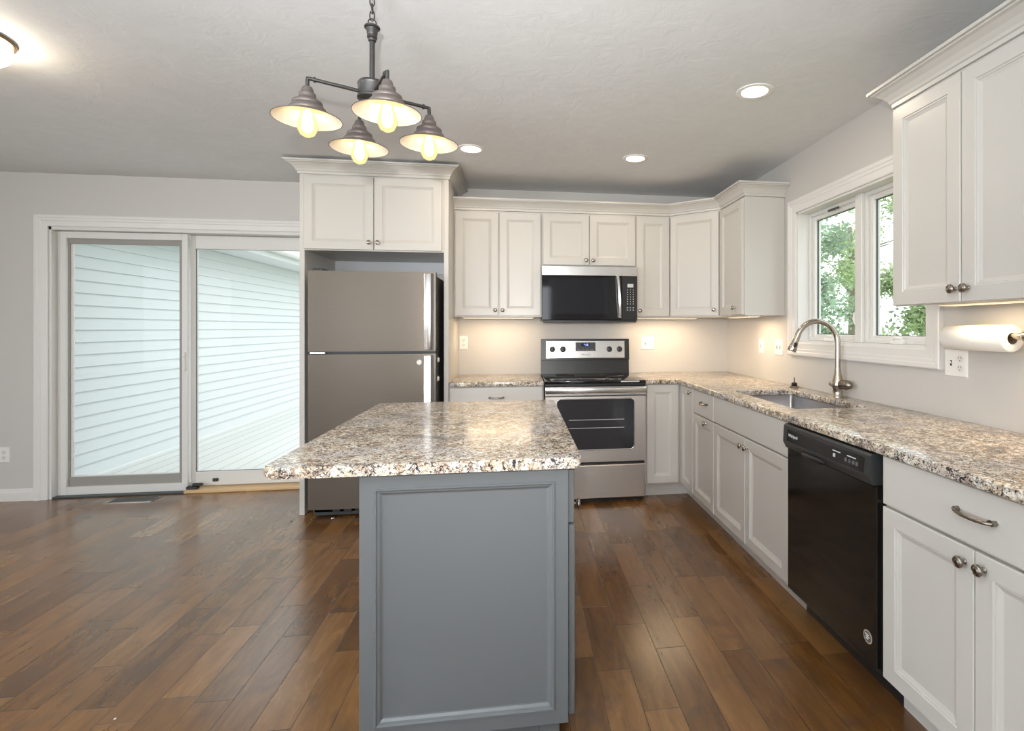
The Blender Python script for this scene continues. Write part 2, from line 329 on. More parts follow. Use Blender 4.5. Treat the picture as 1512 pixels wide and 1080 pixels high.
X, Y, Z = Vector((1, 0, 0)), Vector((0, 1, 0)), Vector((0, 0, 1))
DOOR = [(0, -0.019), (0, -0.003), (0.003, 0), (0.054, 0), (0.057, -0.004), (0.061, -0.004), (0.064, -0.0075), (0.074, -0.0115), (0.076, -0.012)]
SLAB = [(0, -0.019), (0, -0.004), (0.002, -0.001), (0.006, 0)]
def knob(O, N, parent, m=None, k=1.0):
    b = B(); lathe(b, O, N, [(r*k, h*k) for r, h in ((0.008, 0), (0.008, 0.002), (0.0055, 0.004), (0.005, 0.013), (0.009, 0.016), (0.0155, 0.019), (0.0165, 0.022), (0.0155, 0.0255), (0.0125, 0.0275), (0.012, 0.0265), (0.010, 0.0268), (0.008, 0.0285), (0.003, 0.0295))], 20)
    return obj('knob', b, m or M['nickel'], parent, True, 50)
def pull(O, U, N, parent, w=0.115, m=None):
    O, U, N = Vector(O), Vector(U), Vector(N); b = B()
    pts = [O+U*(w/2*math.sin(t*PI/2)) + N*(0.012+0.016*math.cos(t*PI/2)) + Z*(-0.003*math.cos(t*PI/2)) for t in [i/8 for i in range(-8, 9)]]
    tube(b, pts, 0.0052, 8)
    for s in (-1, 1):
        q = O+U*(s*w/2); tube(b, [q, q+N*0.016], 0.0075, 4)
        tube(b, [q+N*0.012-U*s*0.012, q+N*0.012-U*s*0.009], 0.0072, 8)
    return obj('pull_handle', b, m or M['pewter'], parent, True, 40)
def cdoor(parent, O, U, N, w, h, kn=None, prof=DOOR, name='door', m=None, km=None):
    b = B(); rings(b, O, U, Z, N, w, h, prof); d = obj(name, b, m or M['cab'], parent)
    if kn: knob(Vector(O)+Vector(U)*kn[0]+Z*kn[1], N, d, km)
    return d

# ------------------------------------------------------------------ the room
XW, YW, ZC = 1.846, 4.476, 2.455
XL, YR = -5.2, -3.4
box(b := B(), XL-0.15, XW+0.15, YR-0.15, YW+0.2, -0.12, 0); struct('floor', b, M['floor'])
box(b := B(), XL-0.15, XW+0.15, YR-0.15, YW+0.2, ZC, ZC+0.12); struct('ceiling', b, M['ceiling'])
DX0, DX1, DZ = -3.50, -1.60, 2.055
cells(b := B(), [XL-0.15, DX0, DX1, XW+0.15], [0, DZ, ZC], lambda u, v: not (DX0 < u < DX1 and v < DZ), lambda u, v, k: Vector((u, YW+k, v)), 0.17); struct('wall_back', b, M['wall'])
WY0, WY1, WZ0, WZ1 = 2.145, 3.28, 1.195, 2.062
cells(b := B(), [YR-0.15, WY0, WY1, YW], [0, WZ0, WZ1, ZC], lambda u, v: not (WY0 < u < WY1 and WZ0 < v < WZ1), lambda u, v, k: Vector((XW+k, u, v)), 0.15); struct('wall_right', b, M['wall'])
cells(b := B(), [YR-0.15, -1.4, 1.0, YW], [0, 0.65, 2.2, ZC], lambda u, v: not (-1.4 < u < 1.0 and 0.65 < v < 2.2), lambda u, v, k: Vector((XL-k, u, v)), 0.15); struct('wall_left', b, M['wall'])
cells(b := B(), [XL, -4.1, -2.3, -1.1, 0.7, XW], [0, 0.65, 2.2, ZC], lambda u, v: not ((-4.1 < u < -2.3 or -1.1 < u < 0.7) and 0.65 < v < 2.2), lambda u, v, k: Vector((u, YR-k, v)), 0.15); struct('wall_rear', b, M['wall'])
BASEP = [(0, 0), (0.014, 0), (0.014, 0.062), (0.010, 0.078), (0.004, 0.09), (0, 0.09)]
sweep(b := B(), [(XL, YW, 0), (-3.592, YW, 0)], lambda p, q: Vector((0, -1, 0)), Z, BASEP); struct('baseboard_back', b, M['trim'])

# sliding patio door
CAS = [(0, 0), (0, 0.012), (0.006, 0.015), (0.040, 0.016), (0.046, 0.020), (0.060, 0.020), (0.066, 0.024), (0.082, 0.024), (0.088, 0.020), (0.088, 0)]
def inplane(n):
    n = Vector(n); return lambda p, q: (q-p).normalized().cross(n)
dr = sroot('door_1', (-2.55, YW, 0))
sweep(b := B(), [(DX0, YW, 0), (DX0, YW, DZ), (DX1, YW, DZ), (DX1, YW, 0)], lambda p, q: (q-p).normalized().cross(Y), -Y, CAS); obj('casing', b, M['trim'], dr)
b = B()                                              # jamb and head liners with sill
box(b, DX0, DX0+0.016, YW, YW+0.17, 0, DZ); box(b, DX1-0.016, DX1, YW, YW+0.17, 0, DZ); box(b, DX0, DX1, YW, YW+0.17, DZ-0.022, DZ)
obj('jamb', b, M['vinyl'], dr)
box(b := B(), DX0+0.016, -2.58, YW+0.004, YW+0.17, 0, 0.012, 0.003); obj('sill', b, M['gasket'], dr)
box(b := B(), -2.58, DX1-0.016, YW-0.004, YW+0.17, 0.0, 0.022, 0.004); obj('threshold', b, M['wood'], dr)
def pframe(bm, x0, x1, z0, z1, y0, y1, l, r, t, bt, bev=0.003):
    box(bm, x0, x0+l, y0, y1, z0, z1, bev); box(bm, x1-r, x1, y0, y1, z0, z1, bev)
    box(bm, x0+l-0.002, x1-r+0.002, y0+0.001, y1-0.001, z0, z0+bt, bev); box(bm, x0+l-0.002, x1-r+0.002, y0+0.001, y1-0.001, z1-t, z1, bev); return bm
pframe(b := B(), -3.484, -2.580, 0.010, 2.030, 4.526, 4.556, 0.060, 0.042, 0.052, 0.062); lp = obj('sliding_panel', b, M['vinyl'], dr)
pframe(b := B(), -3.432, -2.618, 0.068, 1.984, 4.545, 4.562, 0.016, 0.032, 0.046, 0.074); obj('screen_frame', b, M['taupe'], lp)
pframe(b := B(), -3.420, -2.646, 0.138, 1.942, 4.560, 4.576, 0.022, 0.004, 0.004, 0.012); obj('glazing_bead', b, M['trim'], lp)
box(b := B(), -3.405, -2.645, 4.564, 4.570, 0.14, 1.945); obj('glass', b, M['glass2'], lp)
b = B(); box(b, -2.613, -2.593, 4.515, 4.528, 0.95, 1.10, 0.004); box(b, -2.609, -2.597, 4.505, 4.516, 1.055, 1.075, 0.003); obj('latch', b, M['vinyl'], lp)
pframe(b := B(), -2.592, -1.61, 0.030, 2.030, 4.580, 4.622, 0.040, 0.06, 0.108, 0.112); rp = obj('fixed_panel', b, M['vinyl'], dr)
pframe(b := B(), -2.556, -1.67, 0.140, 1.925, 4.583, 4.600, 0.006, 0.006, 0.004, 0.004); obj('gasket', b, M['gasket'], rp)
box(b := B(), -2.555, -1.67, 4.598, 4.604, 0.14, 1.925); obj('glass', b, M['glass'], rp)
t = thing('door_stop', (-2.55, 4.55, 0.022), 'black plastic stop lying in the patio door track', 'door stop')
b = B(); box(b, -2.585, -2.50, 4.505, 4.545, 0.022, 0.045, 0.006); obj('base', b, M['black'], t)
b = B(); box(b, -2.545, -2.47, 4.515, 4.535, 0.045, 0.066, 0.005); obj('arm', b, M['black'], t)
b = B(); box(b, -2.425, -2.385, 4.565, 4.58, 0.062, 0.088, 0.004); obj('weep_cap', b, M['black'], rp)

# kitchen window on the right wall
wr = sroot('window_1', (XW, 2.71, WZ0))
sweep(b := B(), [(XW, WY0, WZ0), (XW, WY0, WZ1), (XW, WY1, WZ1), (XW, WY1, WZ0)], lambda p, q: -(q-p).normalized().cross(X), -X, CAS, True); obj('casing', b, M['trim'], wr)
b = B(); T = 0.012
for y0, y1, z0, z1 in ((WY0, WY0+T, WZ0, WZ1), (WY1-T, WY1, WZ0, WZ1), (WY0, WY1, WZ0, WZ0+T), (WY0, WY1, WZ1-T, WZ1)): box(b, XW, XW+0.15, y0, y1, z0, z1)
obj('jamb', b, M['trim'], wr)
def wframe(bm, y0, y1, z0, z1, x0, x1, w, bev=0.003, wb=None, wt=None):
    wb = wb or w; wt = wt or w
    box(bm, x0, x1, y0, y0+w, z0, z1, bev); box(bm, x0, x1, y1-w, y1, z0, z1, bev); box(bm, x0+0.001, x1-0.001, y0+w-0.002, y1-w+0.002, z0, z0+wb, bev); box(bm, x0+0.001, x1-0.001, y0+w-0.002, y1-w+0.002, z1-wt, z1, bev); return bm
YM = 2.722
box(b := B(), XW+0.055, XW+0.14, YM-0.03, YM+0.03, WZ0+T, WZ1-T, 0.004); obj('mullion', b, M['vinyl'], wr)
for y0, y1 in ((WY0+T, YM-0.03), (YM+0.03, WY1-T)):
    wframe(b := B(), y0, y1, WZ0+T, WZ1-T, XW+0.075, XW+0.14, 0.024); f = obj('frame', b, M['vinyl'], wr)
    wframe(b := B(), y0+0.022, y1-0.022, WZ0+T+0.012, WZ1-T-0.02, XW+0.092, XW+0.135, 0.03, 0.004); s = obj('sash', b, M['trim'], f)
    wframe(b := B(), y0+0.05, y1-0.05, WZ0+0.052, WZ1-0.06, XW+0.108, XW+0.118, 0.005, 0); obj('gasket', b, M['gasket'], f)
    box(b := B(), XW+0.112, XW+0.117, y0+0.05, y1-0.05, WZ0+0.05, WZ1-0.058); obj('pane', b, M['glass'], f)
    yc = (y0+y1)/2
    b = B(); box(b, XW+0.05, XW+0.078, yc-0.05, yc+0.04, WZ0+T, WZ0+T+0.022, 0.006, 2); tube(b, [(XW+0.058, yc+0.03, WZ0+0.036), (XW+0.046, yc-0.01, WZ0+0.045), (XW+0.045, yc-0.06, WZ0+0.040)], 0.007, 8); obj('crank', b, M['chalk'], f, True)
    b = B(); tube(b, [(XW+0.076, y0+0.014 if y0 < 2.5 else y0+0.012, 1.30), (XW+0.058, y0+0.012, 1.34), (XW+0.062, y0+0.012, 1.38)], [0.006, 0.008, 0.005], 8); obj('lock_lever', b, M['chalk'], f, True)
box(b := B(), XW+0.071, XW+0.077, 2.93, 3.04, 2.018, 2.030); obj('vent_slot', b, M['gasket'], wr)

# ------------------------------------------------------------------ outside
b = B(); z = 0.045; k = 0
while z < 2.2:
    z1 = min(z+0.1025, 2.215)
    vs = [bm_v for bm_v in (b.verts.new((-3.600, 4.66, z)), b.verts.new((-3.582, 4.66, z)), b.verts.new((-3.600, 4.66, z1)), b.verts.new((-3.600, 14, z)), b.verts.new((-3.582, 14, z)), b.verts.new((-3.600, 14, z1)))]
    b.faces.new((vs[1], vs[4], vs[5], vs[2])); b.faces.new((vs[0], vs[3], vs[4], vs[1])); b.faces.new((vs[0], vs[1], vs[2])); b.faces.new((vs[3], vs[5], vs[4])); b.faces.new((vs[0], vs[2], vs[5], vs[3])); z = z1
sd = struct('wall_exterior', b, M['siding'])
b = B(); box(b, -3.7, -3.16, 4.7, 14, 2.205, 2.225); obj('soffit', b, M['siding'], sd)
b = B(); box(b, -3.16, -3.14, 4.7, 14, 2.19, 2.36); obj('fascia', b, M['siding'], sd)
b = B(); box(b, -3.14, -3.03, 4.7, 14, 2.26, 2.37, 0.02); obj('gutter', b, M['trim'], sd)
box(b := B(), -3.75, 1.2, 4.68, 14, -0.08, 0.03); struct('deck', b, M['deck'])
box(b := B(), -30, 45, -20, 60, -0.95, -0.6); struct('lawn', b, M['lawn'])

def tree(x, y, h, cr, m, label, seed, n=3200, gap=0.0):
    r = random.Random(seed); t = thing('tree', (x, y, -0.6), label, 'tree', None)
    b = B(); tube(b, [(x, y, -0.7), (x+0.05, y, h*0.3), (x, y+0.1, h*0.75)], [0.17, 0.13, 0.05], 9)
    for i in range(6):
        a = r.uniform(0, 6.28); z0 = r.uniform(0.5, h*0.6); L = cr*r.uniform(0.5, 0.8); tube(b, [(x, y, z0), (x+math.cos(a)*L*0.5, y+math.sin(a)*L*0.5, z0+0.35*L), (x+math.cos(a)*L, y+math.sin(a)*L, z0+0.5*L)], [0.05, 0.035, 0.012], 6)
    obj('trunk', b, M['bark'], t, True)
    b = B(); cl = []
    while len(cl) < 42:
        q = (r.uniform(-1, 1), r.uniform(-1, 1))
        if q[0]**2+q[1]**2 < 1: cl.append((q[0]*cr*0.75, q[1]*cr*0.75, r.uniform(-0.3, h), r.uniform(0.25, 0.5)*min(1, cr)))
    for i in range(n):
        c = r.choice(cl); p = Vector((x+c[0]+max(-1, min(1, r.gauss(0, 0.42)))*c[3], y+c[1]+max(-1, min(1, r.gauss(0, 0.42)))*c[3], c[2]+r.gauss(0, 0.38)*c[3]))
        u = Vector((r.gauss(0, 1), r.gauss(0, 1), r.gauss(0, 0.6))).normalized(); v = u.cross(Vector((r.gauss(0, 1), r.gauss(0, 1), r.gauss(0, 1)))).normalized(); s = r.uniform(0.034, 0.064)
        w = u.cross(v)*0.2*s
        q = [b.verts.new(p+d) for d in (-u*s, v*s*0.5+w, u*s, -v*s*0.5+w)]; b.faces.new(q)
    f = obj('foliage', b, m, t); return t
tree(4.7, 8.5, 3.4, 1.0, M['leafb'], 'blue-green leafy tree seen through the far pane of the kitchen window', 1, 11000)
tree(7.0, 8.0, 2.4, 1.15, M['leafa'], 'low fresh green tree seen beneath the cabinet through the near pane', 3, 11000)
tree(8.5, 12.4, 5.2, 1.8, M['leafa'], 'tall fresh green tree farthest away outside the kitchen window', 2, 14000)
tree(5.0, 12.2, 4.8, 1.35, M['leafb'], 'tall blue-green tree standing behind the others outside the window', 5, 13000)
tree(3.7, 6.4, 1.0, 0.5, M['leafc'], 'small yellow-green bush low in the far pane of the kitchen window', 4, 2200)

# ------------------------------------------------------------------ refrigerator and its surround
CROWN = [(0, 0), (0.010, 0), (0.010, 0.016), (0.016, 0.020), (0.020, 0.030), (0.034, 0.048), (0.054, 0.064), (0.066, 0.068), (0.066, 0.074), (0.078, 0.074), (0.078, 0.086), (0, 0.086)]
t = thing('refrigerator_cabinet', (-0.995, 4.15, 0), 'tall white cabinet surround boxing in the stainless refrigerator', 'cabinet')
FY = 3.85
for x0, x1 in ((-1.495, -1.462), (-0.531, -0.498)):
    box(b := B(), x0, x1, FY, YW-0.002, 0.0, 2.36, 0.0015); obj('side_panel', b, M['cab'], t)
box(b := B(), -1.462, -0.531, FY, YW-0.002, 1.828, 2.36); obj('carcass', b, M['cab'], t)
box(b := B(), -1.462, -0.531, YW-0.022, YW-0.002, 1.73, 1.828, 0.002); obj('nailer', b, M['cabin'], t)
cdoor(t, (-1.462, FY-0.019, 1.835), X, -Y, 0.456, 0.505, (0.43, 0.05)); cdoor(t, (-1.001, FY-0.019, 1.835), X, -Y, 0.456, 0.505, (0.027, 0.05))
sweep(b := B(), [(-1.495, YW-0.002, 2.352), (-1.495, FY-0.004, 2.352), (-0.498, FY-0.004, 2.352), (-0.498, YW-0.002, 2.352)], lambda p, q: (q-p).normalized().cross(Z), Z, CROWN); obj('crown_molding', b, M['cab'], t)

t = thing('refrigerator', (-0.978, 4.05, 0), 'stainless two-door refrigerator with the freezer on top', 'refrigerator')
RX0, RX1, RY = -1.389, -0.566, 3.70
box(b := B(), RX0+0.006, RX1-0.006, RY+0.085, 4.42, 0.03, 1.655, 0.006); obj('body', b, M['body'], t)
b = B(); box(b, RX0+0.004, RX1-0.004, RY+0.06, RY+0.086, 0.085, 1.66); obj('door_gasket', b, M['black'], t)
def fdoor(z0, z1, name):
    b = B(); N = 12; xs = [RX0+(RX1-RX0)*i/N for i in range(N+1)]       # gently bowed front
    prof = [(x, RY+0.018*((2*(x-RX0)/(RX1-RX0)-1)**2)**1.5*0.6) for x in xs]
    for zz in (z0, z1): pass
    f0 = [b.verts.new((x, y, z0)) for x, y in prof]; f1 = [b.verts.new((x, y, z1)) for x, y in prof]
    k0 = [b.verts.new((x, RY+0.06, z0)) for x, y in prof]; k1 = [b.verts.new((x, RY+0.06, z1)) for x, y in prof]
    for i in range(N):
        b.faces.new((f0[i], f0[i+1], f1[i+1], f1[i])); b.faces.new((k0[i], k1[i], k1[i+1], k0[i+1])); b.faces.new((f1[i], f1[i+1], k1[i+1], k1[i])); b.faces.new((f0[i], k0[i], k0[i+1], f0[i+1]))
    b.faces.new((f0[0], f1[0], k1[0], k0[0])); b.faces.new((f0[-1], k0[-1], k1[-1], f1[-1]))
    bmesh.ops.bevel(b, geom=[e for e in b.edges if len(e.link_faces) == 2 and e.calc_face_angle(0) > 1], offset=0.005, segments=2, affect='EDGES')
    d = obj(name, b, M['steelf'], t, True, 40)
    b = B(); box(b, -0.640, -0.592, RY-0.020, RY+0.012, z0+0.006, z1-0.010, 0.006, 2); obj('handle', b, M['steelh'], d, True)
    b = B(); box(b, -0.592, -0.580, RY-0.003, RY+0.02, z0+0.006, z1-0.010, 0.001); obj('handle_recess', b, M['body'], d)
    return d
fdoor(1.132, 1.673, 'freezer_door'); fdoor(0.078, 1.114, 'fridge_door')
box(b := B(), RX0+0.004, -0.57, RY+0.04, RY+0.09, 1.114, 1.132); obj('divider', b, M['black'], t)
box(b := B(), RX0+0.012, RX0+0.11, RY+0.006, RY+0.04, 1.116, 1.131, 0.003); obj('hinge', b, M['steelh'], t)
box(b := B(), RX0+0.02, RX0+0.09, RY+0.03, RY+0.15, 1.655, 1.690, 0.006); obj('hinge_cover', b, M['darkgrey'], t)
b = B(); box(b, RX0+0.012, RX1-0.012, RY+0.085, RY+0.10, 0.012, 0.075, 0.003)
obj('grille', b, M['darkgrey'], t)
for i in range(9):
    b = B(); x = RX0+0.13+i*0.075; box(b, x, x+0.05, RY+0.080, RY+0.086, 0.03, 0.06, 0.001); obj('grille_slot', b, M['black'], t)
def latch(loc, N, label):
    b = B(); lathe(b, loc, N, [(0.018, 0), (0.019, 0.004), (0.015, 0.010), (0.007, 0.013)], 18); u = fr(N)[0]
    t = obj('child_lock', b, M['chalk'], None, True); tag(t, label, 'child lock', 'child locks stuck on the refrigerator'); return t
latch((-0.672, RY+0.003, 1.055), (0, -1, 0), 'round white child lock disc stuck on the refrigerator door front'); latch((RX1-0.006, 3.84, 1.063), (1, 0, 0), "white child lock disc on the refrigerator's side, upper of two"); latch((RX1-0.006, 3.83, 0.93), (1, 0, 0), "white child lock disc on the refrigerator's side, lower of two")

# ------------------------------------------------------------------ upper cabinets
UB, UT = 1.378, 2.205
def upper(x0, x1, z0, label, doors, y=4.14):
    t = thing('wall_cabinet', ((x0+x1)/2, 4.3, z0), label, 'cabinet', 'white wall cabinets')
    box(b := B(), x0, x1, y+0.02, YW-0.002, z0, UT, 0.001); obj('carcass', b, M['cab'], t)
    for dx0, dx1, kn in doors: cdoor(t, (dx0, y, z0+0.008), X, -Y, dx1-dx0, UT-0.014-z0-0.008, kn)
    return t
upper(-0.497, 0.178, UB, 'double-door white wall cabinet between the refrigerator surround and microwave', [(-0.487, -0.159, (0.304, 0.043)), (-0.149, 0.169, (0.022, 0.043))])
upper(0.179, 0.938, 1.782, 'short double-door white wall cabinet directly above the microwave', [(0.188, 0.554, (0.342, 0.04)), (0.560, 0.931, (0.028, 0.04))])
upper(0.939, 1.224, UB, 'narrow single-door white wall cabinet just beside the microwave keypad', [(0.944, 1.217, (0.024, 0.043))])
t = thing('corner_wall_cabinet', (1.55, 4.2, UB), 'white wall cabinet with an angled door across the room corner', 'cabinet', 'white wall cabinets')
A, C = Vector((1.225, 4.16, 0)), Vector((1.55, 3.862, 0)); b = B()
poly = [(1.225, 4.16), (1.225, YW-0.002), (XW-0.002, YW-0.002), (XW-0.002, 3.862), (1.55, 3.862)]
lo = [b.verts.new((x, y, UB)) for x, y in poly]; hi = [b.verts.new((x, y, UT)) for x, y in poly]
b.faces.new(lo[::-1]); b.faces.new(hi)
for i in range(5): j = (i+1) % 5; b.faces.new((lo[i], lo[j], hi[j], hi[i]))
obj('carcass', b, M['cab'], t)
U = (C-A).normalized(); N = Vector((U.y, -U.x, 0)); L = (C-A).length
cdoor(t, A+U*0.014+N*0.02+Z*(UB+0.008), U, N, L-0.03, UT-0.022-UB, (L-0.03-0.033, 0.045))
t = thing('wall_cabinet', (1.69, 3.65, UB), 'single-door white wall cabinet with a tall end panel facing the window', 'cabinet', 'white wall cabinets')
box(b := B(), 1.55, XW-0.002, 3.44, 3.861, UB, UT, 0.001); obj('carcass', b, M['cab'], t)
cdoor(t, (1.53, 3.852, UB+0.008), -Y, -X, 0.405, UT-0.022-UB, (0.29, 0.048))
t = thing('wall_cabinet', (1.69, 1.6, UB), 'large white double-door wall cabinet above the paper towel roll', 'cabinet', 'white wall cabinets')
box(b := B(), 1.55, XW-0.002, 1.215, 1.975, UB+0.012, UT, 0.001); obj('carcass', b, M['cab'], t)
box(b := B(), 1.55, 1.57, 1.215, 1.975, UB+0.002, UB+0.014); obj('light_rail', b, M['cab'], t)
cdoor(t, (1.53, 1.967, UB+0.004), -Y, -X, 0.334, UT-0.018-UB, (0.314, 0.047), km=M['pewter']); cdoor(t, (1.53, 1.628, UB+0.004), -Y, -X, 0.400, UT-0.018-UB, (0.028, 0.047), km=M['pewter'])
side = lambda p, q: (q-p).normalized().cross(Z)
CR2 = [(a, h*0.98) for a, h in CROWN]
sweep(b := B(), [(-0.497, 4.16, 2.206), (1.225, 4.16, 2.206), (1.55, 3.862, 2.206), (1.55, 3.44, 2.206), (XW-0.002, 3.44, 2.206)], side, Z, CR2)
tag(obj('crown_molding', b, M['cab']), 'long white crown molding above the microwave run, turning through the corner', 'crown molding')
sweep(b := B(), [(XW-0.002, 1.975, 2.206), (1.55, 1.975, 2.206), (1.55, 1.215, 2.206)], side, Z, CR2)
tag(obj('crown_molding', b, M['cab']), 'white crown molding atop the large cabinet above the paper towels', 'crown molding')

# under-cabinet lights: slim bars with their own lamps
WARM = (1.0, 0.76, 0.48)
def undercab(x, y, lx, ly, p, label, aim=(0, 0, 0), z=None):
    z = z or UB
    t = thing('under_cabinet_light', (x, y, z-0.014), label, 'light', 'under-cabinet light bars')
    box(b := B(), x-lx/2, x+lx/2, y-ly/2, y+ly/2, z-0.010, z-0.0005, 0.002); obj('housing', b, M['chalk'], t)
    box(b := B(), x-lx/2+0.008, x+lx/2-0.008, y-ly/2+0.006, y+ly/2-0.006, z-0.013, z-0.010, 0.001); obj('diffuser', b, M['led'], t)
    area('under_cabinet_lamp', (x, y, z-0.016), aim, lx*0.9, ly*0.8, p, WARM)
undercab(-0.16, 4.27, 0.56, 0.09, 2.7, 'slim warm light bar under the cabinet beside the refrigerator')
undercab(1.22, 4.26, 0.52, 0.09, 3.6, 'slim warm light bar under the narrow cabinet beside the microwave')
undercab(1.63, 3.65, 0.09, 0.36, 3.2, 'slim warm light bar under the cabinet nearest the window')
undercab(1.68, 1.56, 0.09, 0.60, 2.4, 'slim warm light bar under the cabinet above the paper towels', z=UB+0.012)

# ------------------------------------------------------------------ microwave
t = thing('microwave', (0.555, 4.26, 1.34), 'black and stainless microwave mounted above the range', 'microwave')
MY = 4.07
box(b := B(), 0.180, 0.930, MY+0.022, YW-0.004, 1.345, 1.778, 0.003); obj('body', b, M['black'], t)
box(b := B(), 0.176, 0.805, MY, MY+0.022, 1.352, 1.700, 0.003); d = obj('door', b, M['gloss'], t)
box(b := B(), 0.176, 0.805, MY-0.002, MY+0.022, 1.701, 1.774, 0.002); obj('trim_strip', b, M['steelh'], d)
text('brand_lettering', 'Whirlpool', 0.022, (0.555, MY-0.0032, 1.736), X, Z, M['ink'], d)
b = B(); tube(b, [(0.797-0.014+0.006*math.sin(0), MY-0.004, 1.372)]+[(0.790-0.020*(1-((i/10)*2-1)**2)*0.0-0.018*i/10, MY-0.012-0.024*math.sin(PI*i/10), 1.372+0.325*i/10) for i in range(11)]+[(0.772, MY-0.004, 1.698)], 0.013, 4); obj('handle', b, M['steelh'], d, True, 30)
box(b := B(), 0.808, 0.932, MY, MY+0.022, 1.352, 1.700, 0.003); c = obj('control_panel', b, M['black'], t)
box(b := B(), 0.808, 0.932, MY-0.002, MY+0.022, 1.701, 1.774, 0.002); obj('trim_strip', b, M['steelh'], c)
box(b := B(), 0.852, 0.900, MY-0.002, MY+0.001, 1.612, 1.640, 0.001); obj('display', b, M['ink'], c)
KEYS = ['123', '456', '789', '<0>', '+ -', 'ooo', '...']
for r in range(9):
    for q in range(3):
        x = 0.852+q*0.0235; z = 1.592-r*0.0185-(0.012 if r > 6 else 0)
        b = B(); w = 0.0055 if r < 7 else 0.0085; box(b, x-w*0.6, x+w*0.6, MY-0.0012, MY+0.001, z-0.003, z+0.003); obj('key', b, M['ink'], c)
box(b := B(), 0.184, 0.926, MY+0.004, MY+0.05, 1.334, 1.352, 0.004); obj('vent_trim', b, M['darkgrey'], t)
box(b := B(), 0.23, 0.70, MY-0.0006, MY+0.001, 1.40, 1.68, 0.0003); obj('window', b, M['microglass'], d)

# ------------------------------------------------------------------ range
t = thing('range', (0.56, 4.12, 0), 'stainless electric range with a black glass cooktop', 'range')
GX0, GX1 = 0.184, 0.936
box(b := B(), GX0+0.004, GX1-0.004, 3.835, 4.455, 0.02, 0.885, 0.003); obj('body', b, M['black'], t)
box(b := B(), GX0, GX1, 3.795, 4.40, 0.884, 0.906, 0.005, 2); ck = obj('cooktop', b, M['gloss'], t, True)
for x, y, r in ((0.37, 3.97, 0.10), (0.75, 3.97, 0.085), (0.37, 4.24, 0.075), (0.75, 4.24, 0.10)):
    b = B(); tube(b, [(x+r*math.cos(k*PI/24), y+r*math.sin(k*PI/24), 0.9062) for k in range(48)], 0.0012, 4, closed=True); obj('burner_ring', b, M['darkgrey'], ck)
b = B(); box(b, 0.745, 0.885, 3.7935, 3.797, 0.891, 0.899); obj('pale_strip', b, M['ink'], ck)  # thin pale strip on the cooktop's front lip
b = B(); box(b, GX0, GX1, 3.802, 3.84, 0.862, 0.884, 0.003); obj('front_rail', b, M['black'], t)
b = B(); rings(b, (GX0+0.003, 3.80, 0.303), X, Z, -Y, GX1-GX0-0.006, 0.492, [(0, -0.035), (0, -0.004), (0.004, 0)]); od = obj('oven_door', b, M['steel'], t)
def rrect(bm, x0, x1, z0, z1, y, r, th):
    pts = []
    for cx, cz, a0 in ((x1-r, z1-r, 0), (x0+r, z1-r, 90), (x0+r, z0+r, 180), (x1-r, z0+r, 270)):
        for k in range(6): a = math.radians(a0+18*k); pts.append((cx+r*math.cos(a), cz+r*math.sin(a)))
    f = [bm.verts.new((x, y, z)) for x, z in pts]; g = [bm.verts.new((x, y+th, z)) for x, z in pts]
    bm.faces.new(f); bm.faces.new(g[::-1])
    for i in range(len(f)): j = (i+1) % len(f); bm.faces.new((f[i], f[j], g[j], g[i]))
    return pts
pts = rrect(B(), 0.272, 0.846, 0.395, 0.770, 0, 0.03, 1)
b = B(); tube(b, [(x, 3.799, z) for x, z in pts], 0.0045, 8, closed=True); obj('window_trim', b, M['steelh'], od, True)
b = B(); rrect(b, 0.276, 0.842, 0.399, 0.766, 3.797, 0.028, 0.006); obj('window', b, M['ovenglass'], od)
for z in (0.615, 0.555):
    b = B(); box(b, 0.36, 0.77, 3.7962, 3.7975, z, z+0.0035); obj('rack_line', b, M['ink'], od)
b = B(); box(b, GX0+0.002, GX1-0.002, 3.762, 3.785, 0.815, 0.856, 0.006, 2)
for x in (GX0+0.05, GX1-0.05): box(b, x-0.02, x+0.02, 3.78, 3.81, 0.822, 0.850)
box(b, GX0+0.003, GX1-0.003, 3.782, 3.815, 0.797, 0.86)
obj('handle', b, M['steelh'], od, True)
box(b := B(), GX0+0.003, GX1-0.003, 3.8, 3.84, 0.787, 0.798); obj('door_gap', b, M['black'], od)
b = B(); rings(b, (GX0+0.003, 3.80, 0.035), X, Z, -Y, GX1-GX0-0.006, 0.247, [(0, -0.035), (0, -0.006), (0.006, 0)]); obj('storage_drawer', b, M['steel'], t)
box(b := B(), GX0+0.01, GX1-0.01, 3.86, 3.90, 0, 0.03); obj('toe_base', b, M['black'], t)
b = B()
for P in ([(4.40, 0.90), (4.46, 0.90), (4.46, 1.197), (4.405, 1.197), (4.392, 1.022), (4.415, 1.018)],):
    f = [b.verts.new((GX0, y, z)) for y, z in P]; g = [b.verts.new((GX1, y, z)) for y, z in P]; b.faces.new(f); b.faces.new(g[::-1])
    for i in range(len(P)): j = (i+1) % len(P); b.faces.new((f[i], g[i], g[j], f[j]))
bg = obj('backguard', b, M['black'], t)
pn = Vector((0, 4.405-4.392, 0.175)).normalized(); pN = Vector((0, -pn.z, pn.y)); po = Vector((0, 4.392, 1.022))
def onp(x, s, d=0): return po+X*x+pn*s+pN*d
b = B(); rings(b, onp(0.223, 0.012), X, pn, pN, 0.672, 0.148, [(0, 0), (0, 0.003), (0.003, 0.005)]); cp = obj('control_panel', b, M['steelh'], bg)
